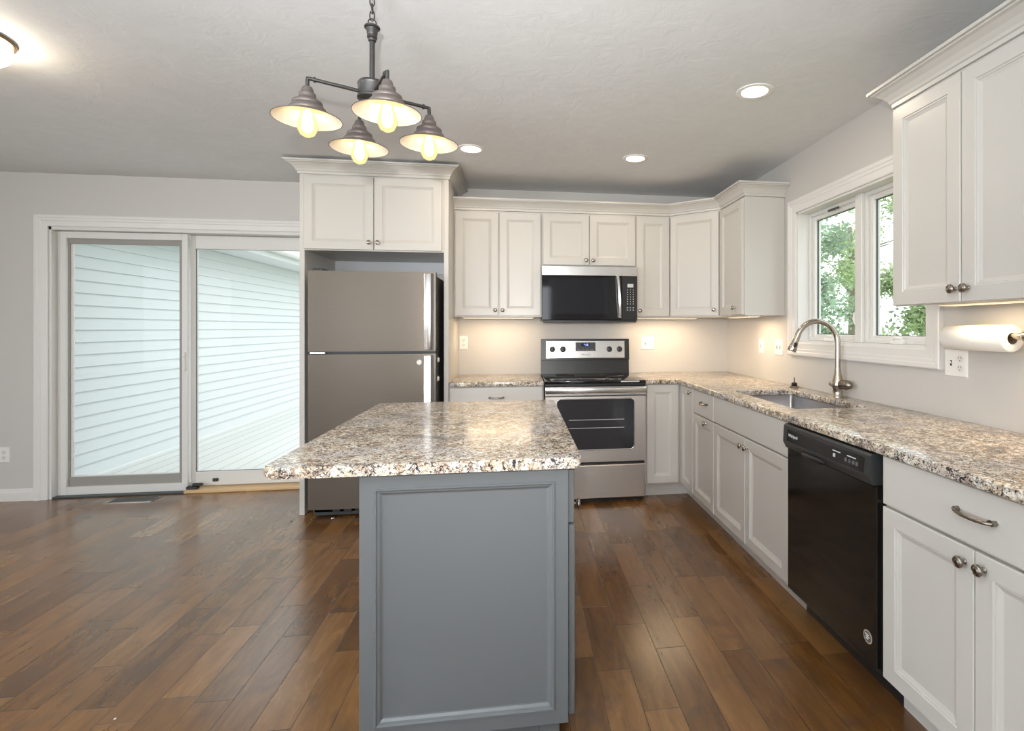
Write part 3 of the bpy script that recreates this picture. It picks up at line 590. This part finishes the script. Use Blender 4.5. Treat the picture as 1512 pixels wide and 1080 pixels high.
for x in (0.277, 0.366, 0.762, 0.850):
    b = B(); lathe(b, onp(x, 0.088, 0.0045), pN, [(0.024, 0), (0.025, 0.004), (0.022, 0.016), (0.018, 0.018)], 20); k = obj('control_knob', b, M['darkgrey'], cp, True)
    b = B(); o = onp(x, 0.088, 0.022); rings(b, o-X*0.005-pn*0.021, X, pn, pN, 0.010, 0.042, [(0, 0), (0.002, 0.008)]); obj('knob_grip', b, M['black'], k)
b = B(); rings(b, onp(0.473, 0.072, 0.004), X, pn, pN, 0.172, 0.075, [(0, 0), (0.002, 0.002), (0.004, 0.002)]); dp = obj('display', b, M['darkgrey'], cp)
b = B(); rings(b, onp(0.520, 0.112, 0.0055), X, pn, pN, 0.075, 0.026, [(0, 0), (0.001, 0.001)]); obj('display_window', b, M['screen'], dp)
text('display_digits', '9:12', 0.022, onp(0.562, 0.125, 0.0075), X, pn, M['digits'], dp, bold=0.0008)
for i in range(4): b = B(); rings(b, onp(0.490+i*0.037, 0.080, 0.0055), X, pn, pN, 0.022, 0.010, [(0, 0), (0.001, 0.001)]); obj('touch_key', b, M['body'], dp)
text('brand_lettering', 'Whirlpool', 0.017, onp(0.556, 0.042, 0.0055), X, pn, M['darkink'], cp)
for x in (0.32, 0.806): text('dial_mark', 'I', 0.012, onp(x, 0.034, 0.0055), X, pn, M['darkink'], cp)

# ------------------------------------------------------------------ base cabinets
CT, CB, DBZ, DTZ, GZ = 0.901, 0.868, 0.116, 0.860, 0.695
XF, YF = 1.212, 3.845
def carc(t, x0, x1, y0, y1, toe):
    box(b := B(), x0, x1, y0, y1, 0.105, CB-0.002, 0.001); obj('carcass', b, M['cab'], t); box(b := B(), *toe, 0, 0.105); obj('toe_kick', b, M['cab'], t)
t = thing('base_cabinet', (-0.16, 4.15, 0), 'white base cabinet with one wide drawer, behind the island beside the range', 'cabinet', 'white base cabinets')
carc(t, -0.496, 0.180, YF+0.02, YW-0.002, (-0.496, 0.180, YF+0.09, YW-0.01))
d = cdoor(t, (-0.488, YF, GZ+0.006), X, -Y, 0.660, DTZ-GZ-0.006, None, SLAB, 'drawer'); pull((-0.161, YF, 0.787), X, -Y, d, 0.10)
cdoor(t, (-0.488, YF, DBZ), X, -Y, 0.328, GZ-DBZ, (0.30, 0.53)); cdoor(t, (-0.157, YF, DBZ), X, -Y, 0.329, GZ-DBZ, (0.028, 0.53))
t = thing('corner_base_cabinet', (1.4, 4.15, 0), 'white corner base cabinet with a tall bi-fold door beside the range', 'cabinet', 'white base cabinets')
b = B(); poly = [(0.942, YF+0.02), (XF+0.02, YF+0.02), (XF+0.02, 3.552), (XW-0.002, 3.552), (XW-0.002, YW-0.002), (0.942, YW-0.002)]
lo = [b.verts.new((x, y, 0.105)) for x, y in poly]; hi = [b.verts.new((x, y, CB-0.002)) for x, y in poly]; b.faces.new(lo[::-1]); b.faces.new(hi)
for i in range(6): j = (i+1) % 6; b.faces.new((lo[i], lo[j], hi[j], hi[i]))
obj('carcass', b, M['cab'], t)
b = B(); box(b, 0.942, 1.302, 3.935, 3.955, 0, 0.105); obj('toe_kick', b, M['cab'], t); b = B(); box(b, 1.302, 1.322, 3.552, 3.955, 0, 0.105); obj('toe_kick', b, M['cab'], t)
cdoor(t, (0.955, YF, DBZ), X, -Y, 0.246, DTZ-DBZ); cdoor(t, (XF, 3.838, DBZ), -Y, -X, 0.274, DTZ-DBZ, (0.254, 0.715))
t = thing('base_cabinet', (1.53, 3.36, 0), 'narrow white base cabinet with a drawer over a single door', 'cabinet', 'white base cabinets')
carc(t, XF+0.02, XW-0.002, 3.151, 3.551, (XF+0.09, XW-0.01, 3.151, 3.551))
d = cdoor(t, (XF, 3.546, GZ+0.005), -Y, -X, 0.390, DTZ-GZ-0.005, None, SLAB, 'drawer'); pull((XF, 3.31, 0.790), -Y, -X, d, 0.105)
cdoor(t, (XF, 3.546, DBZ), -Y, -X, 0.390, GZ-DBZ-0.004, (0.262, 0.548))
t = thing('sink_base_cabinet', (1.53, 2.69, 0), 'wide white base cabinet with two doors beneath the sink', 'cabinet', 'white base cabinets')
b = B(); zz = CB-0.23
box(b, XF+0.02, XW-0.002, 2.229, 3.150, 0.105, 0.66, 0.001); box(b, XF+0.02, XF+0.04, 2.229, 3.150, 0.66, CB-0.002); obj('carcass', b, M['cab'], t)
box(b := B(), XF+0.09, XW-0.01, 2.229, 3.150, 0, 0.105); obj('toe_kick', b, M['cab'], t)
cdoor(t, (XF, 3.146, GZ+0.005), -Y, -X, 0.910, DTZ-GZ-0.005, None, SLAB, 'false_drawer_front')
cdoor(t, (XF, 3.146, DBZ), -Y, -X, 0.453, GZ-DBZ-0.004, (0.425, 0.53)); cdoor(t, (XF, 2.689, DBZ), -Y, -X, 0.453, GZ-DBZ-0.004, (0.028, 0.53))
t = thing('base_cabinet', (1.53, 1.24, 0), 'white base cabinet with wide drawer and two doors, beside the dishwasher', 'cabinet', 'white base cabinets')
carc(t, XF+0.02, XW-0.002, 0.868, 1.612, (XF+0.085, XW-0.01, 0.868, 1.612))
d = cdoor(t, (XF, 1.606, GZ+0.005), -Y, -X, 0.732, DTZ-GZ-0.005, None, SLAB, 'drawer'); pull((XF, 1.240, 0.788), -Y, -X, d, 0.118)
cdoor(t, (XF, 1.606, DBZ), -Y, -X, 0.356, GZ-DBZ-0.004, (0.328, 0.533), km=M['pewter']); cdoor(t, (XF, 1.247, DBZ), -Y, -X, 0.372, GZ-DBZ-0.004, (0.030, 0.537), km=M['pewter'])

# dishwasher
t = thing('dishwasher', (1.5, 1.92, 0), 'glossy black built-in dishwasher under the granite counter', 'dishwasher')
QY0, QY1 = 1.620, 2.222
box(b := B(), XF+0.03, XW-0.02, QY0, QY1, 0.112, 0.862); obj('body', b, M['black'], t)
b = B(); rings(b, (1.203, QY1-0.002, 0.118), -Y, Z, -X, QY1-QY0-0.006, 0.632, [(0, -0.03), (0, -0.004), (0.004, 0)]); d = obj('door', b, M['dwblack'], t)
P = [(1.235, 0.752), (1.196, 0.752), (1.182, 0.780), (1.186, 0.852), (1.194, 0.860), (1.235, 0.860)]
b = B(); f = [b.verts.new((x, QY0+0.012, z)) for x, z in P]; g = [b.verts.new((x, QY1-0.002, z)) for x, z in P]; b.faces.new(f); b.faces.new(g[::-1])
for i in range(6): j = (i+1) % 6; b.faces.new((f[i], f[j], g[j], g[i]))
cp = obj('control_panel', b, M['darkgrey'], t)
vN = Vector((1.186-1.182, 0, 0.852-0.780)).normalized(); pN2 = Vector((-vN.z, 0, vN.x)); po2 = Vector((1.182, 0, 0.780))
def ond(y, s, d=0): return po2+Y*y+vN*s+pN2*d
b = B(); rings(b, ond(2.185, 0.008, 0.0002), -Y, vN, pN2, 0.525, 0.054, [(0, 0), (0.002, 0.0015)]); fp = obj('fascia', b, M['dwblack'], cp)
text('brand_lettering', 'Whirlpool', 0.018, ond(2.135, 0.036, 0.002), -Y, vN, M['ink'], fp, bold=0.0004)
for y, s, w in ((1.845, 0.044, 0.05), (1.755, 0.044, 0.05)): b = B(); rings(b, ond(y, s, 0.0018), -Y, vN, pN2, w, 0.004, [(0, 0), (0.0005, 0.0005)]); obj('print_line', b, M['ink'], fp)
for y in (1.840, 1.770, 1.748, 1.726, 1.706): b = B(); rings(b, ond(y, 0.022, 0.0018), -Y, vN, pN2, 0.014, 0.014, [(0, 0), (0.0005, 0.0005)]); obj('button', b, M['body'] if y != 1.84 else M['ink'], fp)
b = B(); lathe(b, (1.188, 1.985, 0.758), Y, [(0.004, -0.085), (0.010, -0.07), (0.012, 0), (0.010, 0.07), (0.004, 0.085)], 12); obj('handle_recess', b, M['black'], cp, True)
b = B(); lathe(b, (1.2025, 1.668, 0.215), -X, [(0.0225, 0), (0.0225, 0.0008)], 32); sk = obj('sticker', b, M['tan'], d)
b = B(); lathe(b, (1.2017, 1.668, 0.215), -X, [(0.019, 0), (0.019, 0.0004)], 32); obj('sticker_ring', b, M['darkink'], sk)
for dy, dz, w in ((0.003, 0.007, 0.020), (-0.001, 0.000, 0.018), (0.002, -0.007, 0.013)):
    b = B(); rings(b, (1.2012, 1.668+dy+w/2, 0.215+dz-0.002), -Y, Z+Y*0.25, -X, w, 0.0042, [(0, 0), (0.0004, 0.0004)]); obj('emblem_stripe', b, M['chalk'], sk)
box(b := B(), 1.300, 1.32, QY0-0.006, QY1+0.004, 0.0, 0.118); obj('toe_panel', b, M['black'], t)

# ------------------------------------------------------------------ counters, sink, faucet
SX0, SX1, SY0, SY1 = 1.322, 1.700, 2.355, 3.085
cells(b := B(), [1.190, SX0, SX1, XW-0.001, 0.941], [0.858, SY0, SY1, 3.826, YW-0.001], lambda u, v: (u > 1.19 or v > 3.826) and not (SX0 < u < SX1 and SY0 < v < SY1), lambda u, v, k: Vector((u, v, CB+k)), CT-CB, 0.006, 3)
tag(obj('countertop', b, M['granite'], None, True, 50), 'L-shaped granite countertop running under the window with the sink cut in', 'countertop')
box(b := B(), -0.496, 0.180, 3.826, YW-0.001, CB, CT, 0.006, 3)
tag(obj('countertop', b, M['granite'], None, True, 50), 'short granite countertop beside the refrigerator surround', 'countertop')
t = thing('sink', (1.51, 2.72, CB-0.2), 'undermount stainless sink set in the granite below the window', 'sink')
b = B(); x0, x1, y0, y1, z0, z1 = SX0-0.006, SX1+0.006, SY0-0.006, SY1+0.006, CB-0.195, CB-0.001
def loop(i, z, r=0.02):
    o = []
    for cx, cy, a0 in ((x1-i-r, y1-i-r, 0), (x0+i+r, y1-i-r, 90), (x0+i+r, y0+i+r, 180), (x1-i-r, y0+i+r, 270)):
        for k in range(5): a = math.radians(a0+22.5*k); o.append(b.verts.new((cx+r*math.cos(a), cy+r*math.sin(a), z)))
    return o
ls = [loop(-0.012, z1), loop(0, z1), loop(0.004, z0+0.03), loop(0.016, z0+0.006), loop(0.04, z0)]
for p, q in zip(ls, ls[1:]):
    for k in range(len(p)): b.faces.new((p[k], p[(k+1) % len(p)], q[(k+1) % len(p)], q[k]))
b.faces.new(ls[-1]); bs = obj('basin', b, M['sink'], t, True, 40)
b = B(); lathe(b, (1.51, 2.72, z0+0.0005), Z, [(0.055, 0), (0.055, 0.003), (0.042, 0.004), (0.038, 0.001), (0.01, 0.001)], 24); obj('drain', b, M['nickel'], t, True)

t = thing('faucet', (1.786, 2.735, CT), 'brushed nickel pull-down faucet arching over the sink', 'faucet')
fx, fy = 1.786, 2.735
b = B(); lathe(b, (fx, fy, CT), Z, [(0.030, 0), (0.030, 0.004), (0.0265, 0.008), (0.026, 0.045), (0.032, 0.055), (0.034, 0.068), (0.031, 0.082), (0.026, 0.105), (0.019, 0.135), (0.0165, 0.160), (0.0160, 0.165)], 28); obj('base', b, M['nickel'], t, True, 60)
pts = [(fx, fy, CT+0.160), (fx, fy, CT+0.31)]; rc = 0.112
for k in range(1, 15): a = PI*k/16; pts.append((fx-rc+rc*math.cos(a), fy+0.003*k, CT+0.31+rc*1.05*math.sin(a)))
a = PI*14/16; end = Vector(pts[-1])
b = B(); tube(b, pts, 0.0152, 18); obj('spout', b, M['nickel'], t, True, 60)
dv = (Vector(pts[-1])-Vector(pts[-2])).normalized(); dv = (dv+Vector((0, 0, -0.35))).normalized()
b = B(); lathe(b, end-dv*0.004, dv, [(0.0165, 0), (0.0168, 0.02), (0.019, 0.05), (0.0235, 0.085), (0.0245, 0.103), (0.0225, 0.108), (0.018, 0.106)], 24); sh = obj('spray_head', b, M['nickel'], t, True, 60)
u = Vector((-0.2, -1, 0)); u = (u-dv*u.dot(dv)).normalized(); b = B(); lathe(b, end+dv*0.065+u*0.018, u, [(0.0105, 0), (0.0105, 0.005), (0.007, 0.0065)], 16)
for v in b.verts: q = v.co-(end+dv*0.065); v.co += dv*(q.dot(dv)*0.5)
obj('spray_button', b, M['black'], sh, True)
b = B(); lathe(b, (fx-0.006, fy+0.070, CT+0.066), Vector((0.14, -1, 0.05)), [(0.003, -0.004), (0.010, 0.004), (0.019, 0.03), (0.0245, 0.065), (0.0265, 0.10), (0.0265, 0.135), (0.022, 0.158), (0.012, 0.170), (0.003, 0.173)], 20); obj('lever_handle', b, M['pewter'], t, True, 60)

t = thing('sink_strainer', (1.80, 3.21, CT), 'chrome sink strainer with a black stopper standing on the counter corner', 'strainer')
b = B(); lathe(b, (1.785, 3.205, CT), Z, [(0.026, 0), (0.030, 0.003), (0.031, 0.009), (0.024, 0.013), (0.012, 0.014)], 24); obj('base', b, M['nickel'], t, True)
b = B(); lathe(b, (1.785, 3.205, CT+0.013), Z, [(0.014, 0), (0.022, 0.004), (0.016, 0.010), (0.021, 0.014), (0.010, 0.020)], 9); obj('stopper', b, M['black'], t)
b = B(); tube(b, [(1.785, 3.205, CT+0.030), (1.785, 3.205, CT+0.066)], [0.004, 0.003], 8); obj('stem', b, M['black'], t, True)

# ------------------------------------------------------------------ island
t = thing('island_cabinet', (-0.15, 2.2, 0), 'grey painted island cabinet under the overhanging granite top', 'cabinet')
IX0, IX1, IY0, IY1 = -0.458, 0.150, 1.595, 2.80
box(b := B(), IX0+0.004, IX1, IY0+0.02, IY1, 0.085, CB-0.002, 0.001); obj('carcass', b, M['grey'], t)
box(b := B(), IX0+0.06, IX1-0.07, IY0+0.06, IY1-0.03, 0, 0.085); obj('toe_kick', b, M['grey'], t)
PAN = [(0, -0.019), (0, -0.001), (0.001, 0), (0.040, 0), (0.043, 0.004), (0.047, 0.004), (0.050, -0.001), (0.056, -0.003), (0.062, -0.009), (0.066, -0.010)]
b = B(); rings(b, (IX0, IY0, 0.083), X, Z, -Y, IX1-IX0, CB-0.004-0.083, PAN); obj('end_panel', b, M['grey'], t)
box(b := B(), 0.066, 0.126, 1.625, 1.66, 0.0, 0.083, 0.004); obj('foot', b, M['grey'], t)
for i, y in enumerate((1.612, 2.01, 2.41)):
    d = cdoor(t, (IX1+0.020, y, 0.690), Y, X, 0.385, DTZ-0.692, None, SLAB, 'drawer', M['grey']); knob((IX1+0.020, y+(0.19 if i else 0.09), 0.775 if i else 0.716), X, d)
    cdoor(t, (IX1+0.022, y, 0.096), Y, X, 0.385, 0.586, (0.35 if i != 2 else 0.055, 0.535), DOOR, 'door', M['grey'])
b = B(); pts = []
for cx, cy, a0 in ((0.187-0.02, 2.84-0.02, 0), (-0.711+0.02, 2.84-0.02, 90), (-0.711+0.03, 1.566+0.03, 180), (0.187-0.02, 1.566+0.02, 270)):
    r = 0.03 if a0 == 180 else 0.02
    for k in range(6): a = math.radians(a0+18*k); pts.append((cx+r*math.cos(a), cy+r*math.sin(a)))
lo = [b.verts.new((x, y, CB)) for x, y in pts]; hi = [b.verts.new((x, y, CT)) for x, y in pts]; fb = b.faces.new(lo[::-1]); ft = b.faces.new(hi)
for i in range(len(pts)): j = (i+1) % len(pts); b.faces.new((lo[i], lo[j], hi[j], hi[i]))
bmesh.ops.bevel(b, geom=list(fb.edges)+list(ft.edges), offset=0.007, segments=3, affect='EDGES')
tag(obj('island_countertop', b, M['granite'], None, True, 50), 'polished granite slab on the grey island, overhanging its base', 'countertop')

# ------------------------------------------------------------------ chandelier
HX, HY, HZ = -0.4847, 1.832, 1.9432
t = thing('chandelier', (HX, HY, ZC), 'bronze four-arm chandelier with cone shades hanging above the island', 'chandelier')
b = B(); lathe(b, (HX, HY, ZC), -Z, [(0.062, 0), (0.062, 0.006), (0.05, 0.018), (0.02, 0.026), (0.008, 0.03)], 28); obj('canopy', b, M['bronze'], t, True)
ztop = HZ+0.355
for i, zc in enumerate([ztop+0.010+0.024*k for k in range(6)]):
    if zc > ZC-0.03: break
    b = B(); rr = 0.0145 if i == 0 else 0.012; hh = 0.014 if i == 0 else 0.0175; u = X if i % 2 else Y
    if i == 0: u = (X*0.9+Y*0.3).normalized()
    tube(b, [Vector((HX, HY, zc))+u*((0.0125 if i == 0 else 0.0075)*math.cos(k*PI/8))+Z*(hh*math.sin(k*PI/8)) for k in range(16)], 0.0021, 7, closed=True); obj('chain_link', b, M['bronze'], t, True)
b = B(); lathe(b, (HX, HY, HZ+0.302), Z, [(0.009, 0), (0.012, 0.002), (0.0135, 0.008), (0.0125, 0.010), (0.016, 0.013), (0.016, 0.019), (0.0145, 0.021), (0.0165, 0.026), (0.0175, 0.036), (0.0195, 0.042), (0.025, 0.045), (0.0255, 0.049), (0.023, 0.0515), (0.008, 0.054), (0.004, 0.055)], 24); obj('stem_cap', b, M['bronze'], t, True)
b = B(); tube(b, [(HX, HY, HZ+0.165), (HX, HY, HZ+0.305)], 0.0085, 14); obj('stem', b, M['bronze'], t, True)
b = B(); lathe(b, (HX, HY, HZ+0.105), Z, [(0.004, -0.03), (0.010, -0.02), (0.014, -0.006), (0.040, 0.0), (0.047, 0.004), (0.047, 0.010), (0.044, 0.014), (0.044, 0.048), (0.046, 0.052), (0.042, 0.060), (0.02, 0.066), (0.008, 0.068)], 32); obj('hub', b, M['bronze'], t, True)
PH = 3.6242
for k in range(4):
    a = PH+k*PI/2; u = Vector((math.cos(a), math.sin(a), 0)); c = Vector((HX, HY, HZ)); s = c+u*0.1909; zA = 0.128
    b = B(); tube(b, [c+u*0.040+Z*zA, s+Z*zA-u*0.006, s+Z*zA, s+Z*(zA-0.006), s+Z*(zA-0.04)], 0.0058, 10)
    lathe(b, c+u*0.168+Z*zA, u, [(0.0085, 0), (0.0085, 0.006)], 12); arm = obj('arm', b, M['bronze'], t, True, 50)
    PR = [(0.009, 0.101), (0.013, 0.100), (0.0155, 0.095), (0.019, 0.082), (0.0235, 0.079), (0.0245, 0.072), (0.0235, 0.069), (0.030, 0.061), (0.037, 0.056), (0.0425, 0.053), (0.0435, 0.047), (0.042, 0.044), (0.049, 0.036), (0.054, 0.030), (0.0555, 0.025), (0.054, 0.022), (0.080, 0.0105), (0.0995, 0.001)]
    b = B(); lathe(b, s, Z, PR, 40, True, False); rim = [(0.0995, 0.001), (0.1005, -0.001), (0.0985, -0.001)]; lathe(b, s, Z, rim, 40, False, False); sh = obj('shade', b, M['shadeout'], arm, True, 60)
    b = B(); lathe(b, s, Z, [(0.0985, -0.001), (0.079, 0.0085), (0.055, 0.020), (0.050, 0.027), (0.042, 0.044), (0.020, 0.060), (0.004, 0.064)], 40, False, True); li = obj('shade_lining', b, M['shadein'], arm, True, 60)
    b = B(); lathe(b, s, Z, [(0.013, 0.05), (0.014, 0.03), (0.022, 0.008), (0.0285, -0.018), (0.0275, -0.034), (0.020, -0.049), (0.008, -0.056), (0.001, -0.057)], 24, False, False); obj('bulb', b, M['bulb'], arm, True, 60)
    b = B(); lathe(b, s, Z, [(0.004, 0.03), (0.012, 0.022), (0.0165, -0.015), (0.0155, -0.030), (0.010, -0.040), (0.003, -0.043)], 14); obj('filament', b, M['filament'], arm, True, 60)

# ------------------------------------------------------------------ ceiling lights
def can(x, y, label):
    t = thing('recessed_light', (x, y, ZC), label, 'light', 'recessed ceiling lights')
    b = B(); lathe(b, (x, y, ZC), -Z, [(0.088, -0.002), (0.088, 0.004), (0.080, 0.007), (0.064, 0.004), (0.062, -0.001)], 36, False, False); obj('trim_ring', b, M['chalk'], t, True)
    b = B(); lathe(b, (x, y, ZC), -Z, [(0.063, -0.001), (0.063, 0.0015), (0.03, 0.003)], 36); obj('diffuser', b, M['candle'], t, True)
    return t
c0 = can(1.147, 2.435, 'round white recessed ceiling light nearest the kitchen window')
WCAN = (1.0, 0.82, 0.60)
area('recessed_lamp', (1.147, 2.435, ZC-0.012), (0, 0, 0), 0.12, 0.12, 3.5, WCAN, shape='DISK')
for (x, y), lb in (((0.79, 3.514), 'round white recessed ceiling light in front of the microwave'), ((-0.309, 3.48), 'round white recessed ceiling light just beside the chandelier')):
    c = dup(c0, (x, y, ZC), lb, 'recessed ceiling lights'); area('recessed_lamp', (x, y, ZC-0.012), (0, 0, 0), 0.12, 0.12, 3.5, WCAN, shape='DISK')
t = thing('flush_ceiling_light', (-2.19, 2.38, ZC), 'glowing dome ceiling light with a bronze rim, out from the patio door', 'light')
b = B(); lathe(b, (-2.19, 2.38, ZC), -Z, [(0.13, 0), (0.165, 0.003), (0.170, 0.010), (0.166, 0.017), (0.155, 0.020)], 40); obj('rim', b, M['brass'], t, True)
b = B(); lathe(b, (-2.19, 2.38, ZC-0.018), -Z, [(0.156, 0), (0.160, 0.02), (0.152, 0.05), (0.120, 0.078), (0.07, 0.094), (0.002, 0.10)], 40); obj('dome', b, M['dome'], t, True)

# ------------------------------------------------------------------ outlets and switches
def plate(O, U, N, gangs, label, cat, name):
    O, U, N = Vector(O), Vector(U), Vector(N); w = 0.07+0.046*(len(gangs)-1); h = 0.114
    t = thing(name, O, label, cat, 'wall plates')
    b = B(); rings(b, O-U*w/2-Z*h/2, U, Z, N, w, h, [(0, 0), (0, 0.002), (0.004, 0.006)]); obj('plate', b, M['chalk'], t)
    for i, g in enumerate(gangs):
        c = O+U*((i-(len(gangs)-1)/2)*0.046)
        if g == 'o':
            for s in (1, -1):
                q = c+Z*s*0.020; b = B(); lathe(b, q+N*0.0055, N, [(0.0165, 0), (0.0165, 0.0015)], 18); r = obj('receptacle', b, M['trim'], t)
                for dx in (-0.006, 0.006): b = B(); rings(b, q+U*(dx-0.001)+Z*0.001+N*0.0068, U, Z, N, 0.002, 0.008, [(0, 0), (0, 0.0006)]); obj('slot', b, M['outlet'], r)
                b = B(); lathe(b, q-Z*0.007+N*0.0068, N, [(0.0026, 0), (0.0026, 0.0006)], 8); obj('ground_hole', b, M['outlet'], r)
        elif g == 's':
            b = B(); rings(b, c-U*0.005-Z*0.012+N*0.0058, U, Z, N, 0.010, 0.024, [(0, 0), (0.0005, 0.001)]); r = obj('switch_opening', b, M['outlet'], t)
            b = B(); rings(b, c-U*0.004-Z*0.002+N*0.006, U, Z+N*0.5, N, 0.008, 0.011, [(0, 0), (0.001, 0.007)]); obj('toggle', b, M['chalk'], r)
    return t
plate((-3.79, YW, 0.344), X, -Y, 'o', 'white outlet plate low on the wall beside the patio door', 'outlet', 'wall_outlet')
plate((-0.458, YW, 1.168), X, -Y, 'o', 'white outlet plate on the backsplash beside the refrigerator surround', 'outlet', 'wall_outlet')
plate((1.118, YW, 1.157), X, -Y, 'so', 'white switch and outlet plate on the backsplash beside the range', 'outlet', 'switch_outlet')
plate((XW, 3.798, 1.152), -Y, -X, 's', 'narrow white switch plate on the window wall nearest the room corner', 'switch', 'light_switch')
plate((XW, 3.522, 1.152), -Y, -X, 'ss', 'double white switch plate on the wall between corner and window', 'switch', 'light_switch')
plate((XW, 1.987, 1.140), -Y, -X, 'so', 'white switch and outlet plate under the paper towel roll', 'outlet', 'switch_outlet')

# paper towels
t = thing('paper_towel_holder', (XW, 1.77, 1.262), 'nickel paper towel holder bar mounted on the wall', 'towel holder')
PXc, PZ = XW-0.082, 1.260
b = B(); tube(b, [(PXc, 1.965, PZ), (PXc, 1.605, PZ)], 0.012, 14); obj('bar', b, M['nickel'], t, True)
for y in (1.962, 1.606):
    b = B(); tube(b, [(XW, y, PZ), (PXc-0.004, y, PZ)], 0.008, 12); lathe(b, (XW, y, PZ), -X, [(0.024, 0), (0.024, 0.005), (0.016, 0.010)], 20); lathe(b, (PXc, y-0.012, PZ), Y, [(0.004, -0.012), (0.015, -0.008), (0.0185, 0.004), (0.0185, 0.016), (0.012, 0.024)], 20); obj('bracket', b, M['nickel'], t, True, 50)
t = thing('paper_towel_roll', (PXc, 1.79, PZ), 'white paper towel roll hanging on the holder under the cabinet', 'paper towel')
b = B(); lathe(b, (PXc, 1.655, PZ-0.008), Y, [(0.0215, 0), (0.046, 0), (0.050, 0.004), (0.0505, 0.14), (0.050, 0.276), (0.046, 0.280), (0.0215, 0.280)], 40, False, False); obj('paper', b, M['paper'], t, True, 50)
b = B(); lathe(b, (PXc, 1.656, PZ-0.008), Y, [(0.0212, 0), (0.0216, 0.278)], 28, False, False); obj('core', b, M['card'], t, True)

# floor register and crumbs
t = thing('floor_register', (-2.865, 4.37, 0), 'metal floor vent register set in the planks before the patio door', 'vent')
b = B(); rings(b, (-3.025, 4.305, 0.0), X, Y, Z, 0.325, 0.13, [(0, 0), (0, 0.003), (0.012, 0.005), (0.016, 0.002)]); obj('frame', b, M['pewter'], t)
for i in range(20):
    for r in range(2):
        b = B(); x = -3.005+i*0.0148; y = 4.325+r*0.048; rings(b, (x, y, 0.0015), X, Y, Z, 0.0075, 0.042, [(0, 0), (0, 0.0025)]); obj('louver', b, M['body'], t)
def crumb(x, y, r, m, label):
    b = B(); bmesh.ops.create_icosphere(b, subdivisions=1, radius=r)
    for v in b.verts: v.co = Vector((x+v.co.x*R.uniform(0.7, 1.3), y+v.co.y*R.uniform(0.7, 1.3), r*0.5+v.co.z*0.5))
    tag(obj('crumb', b, m), label, 'crumb', 'bits of debris on the floor')
crumb(-1.245, 3.74, 0.012, M['chalk'], 'white paper scrap on the floor under the refrigerator grille')
crumb(-1.500, 3.735, 0.007, M['gasket'], 'dark crumb on the floor beside the refrigerator surround')
crumb(-1.318, 1.93, 0.004, M['chalk'], 'tiny white speck on the open floor beside the island')
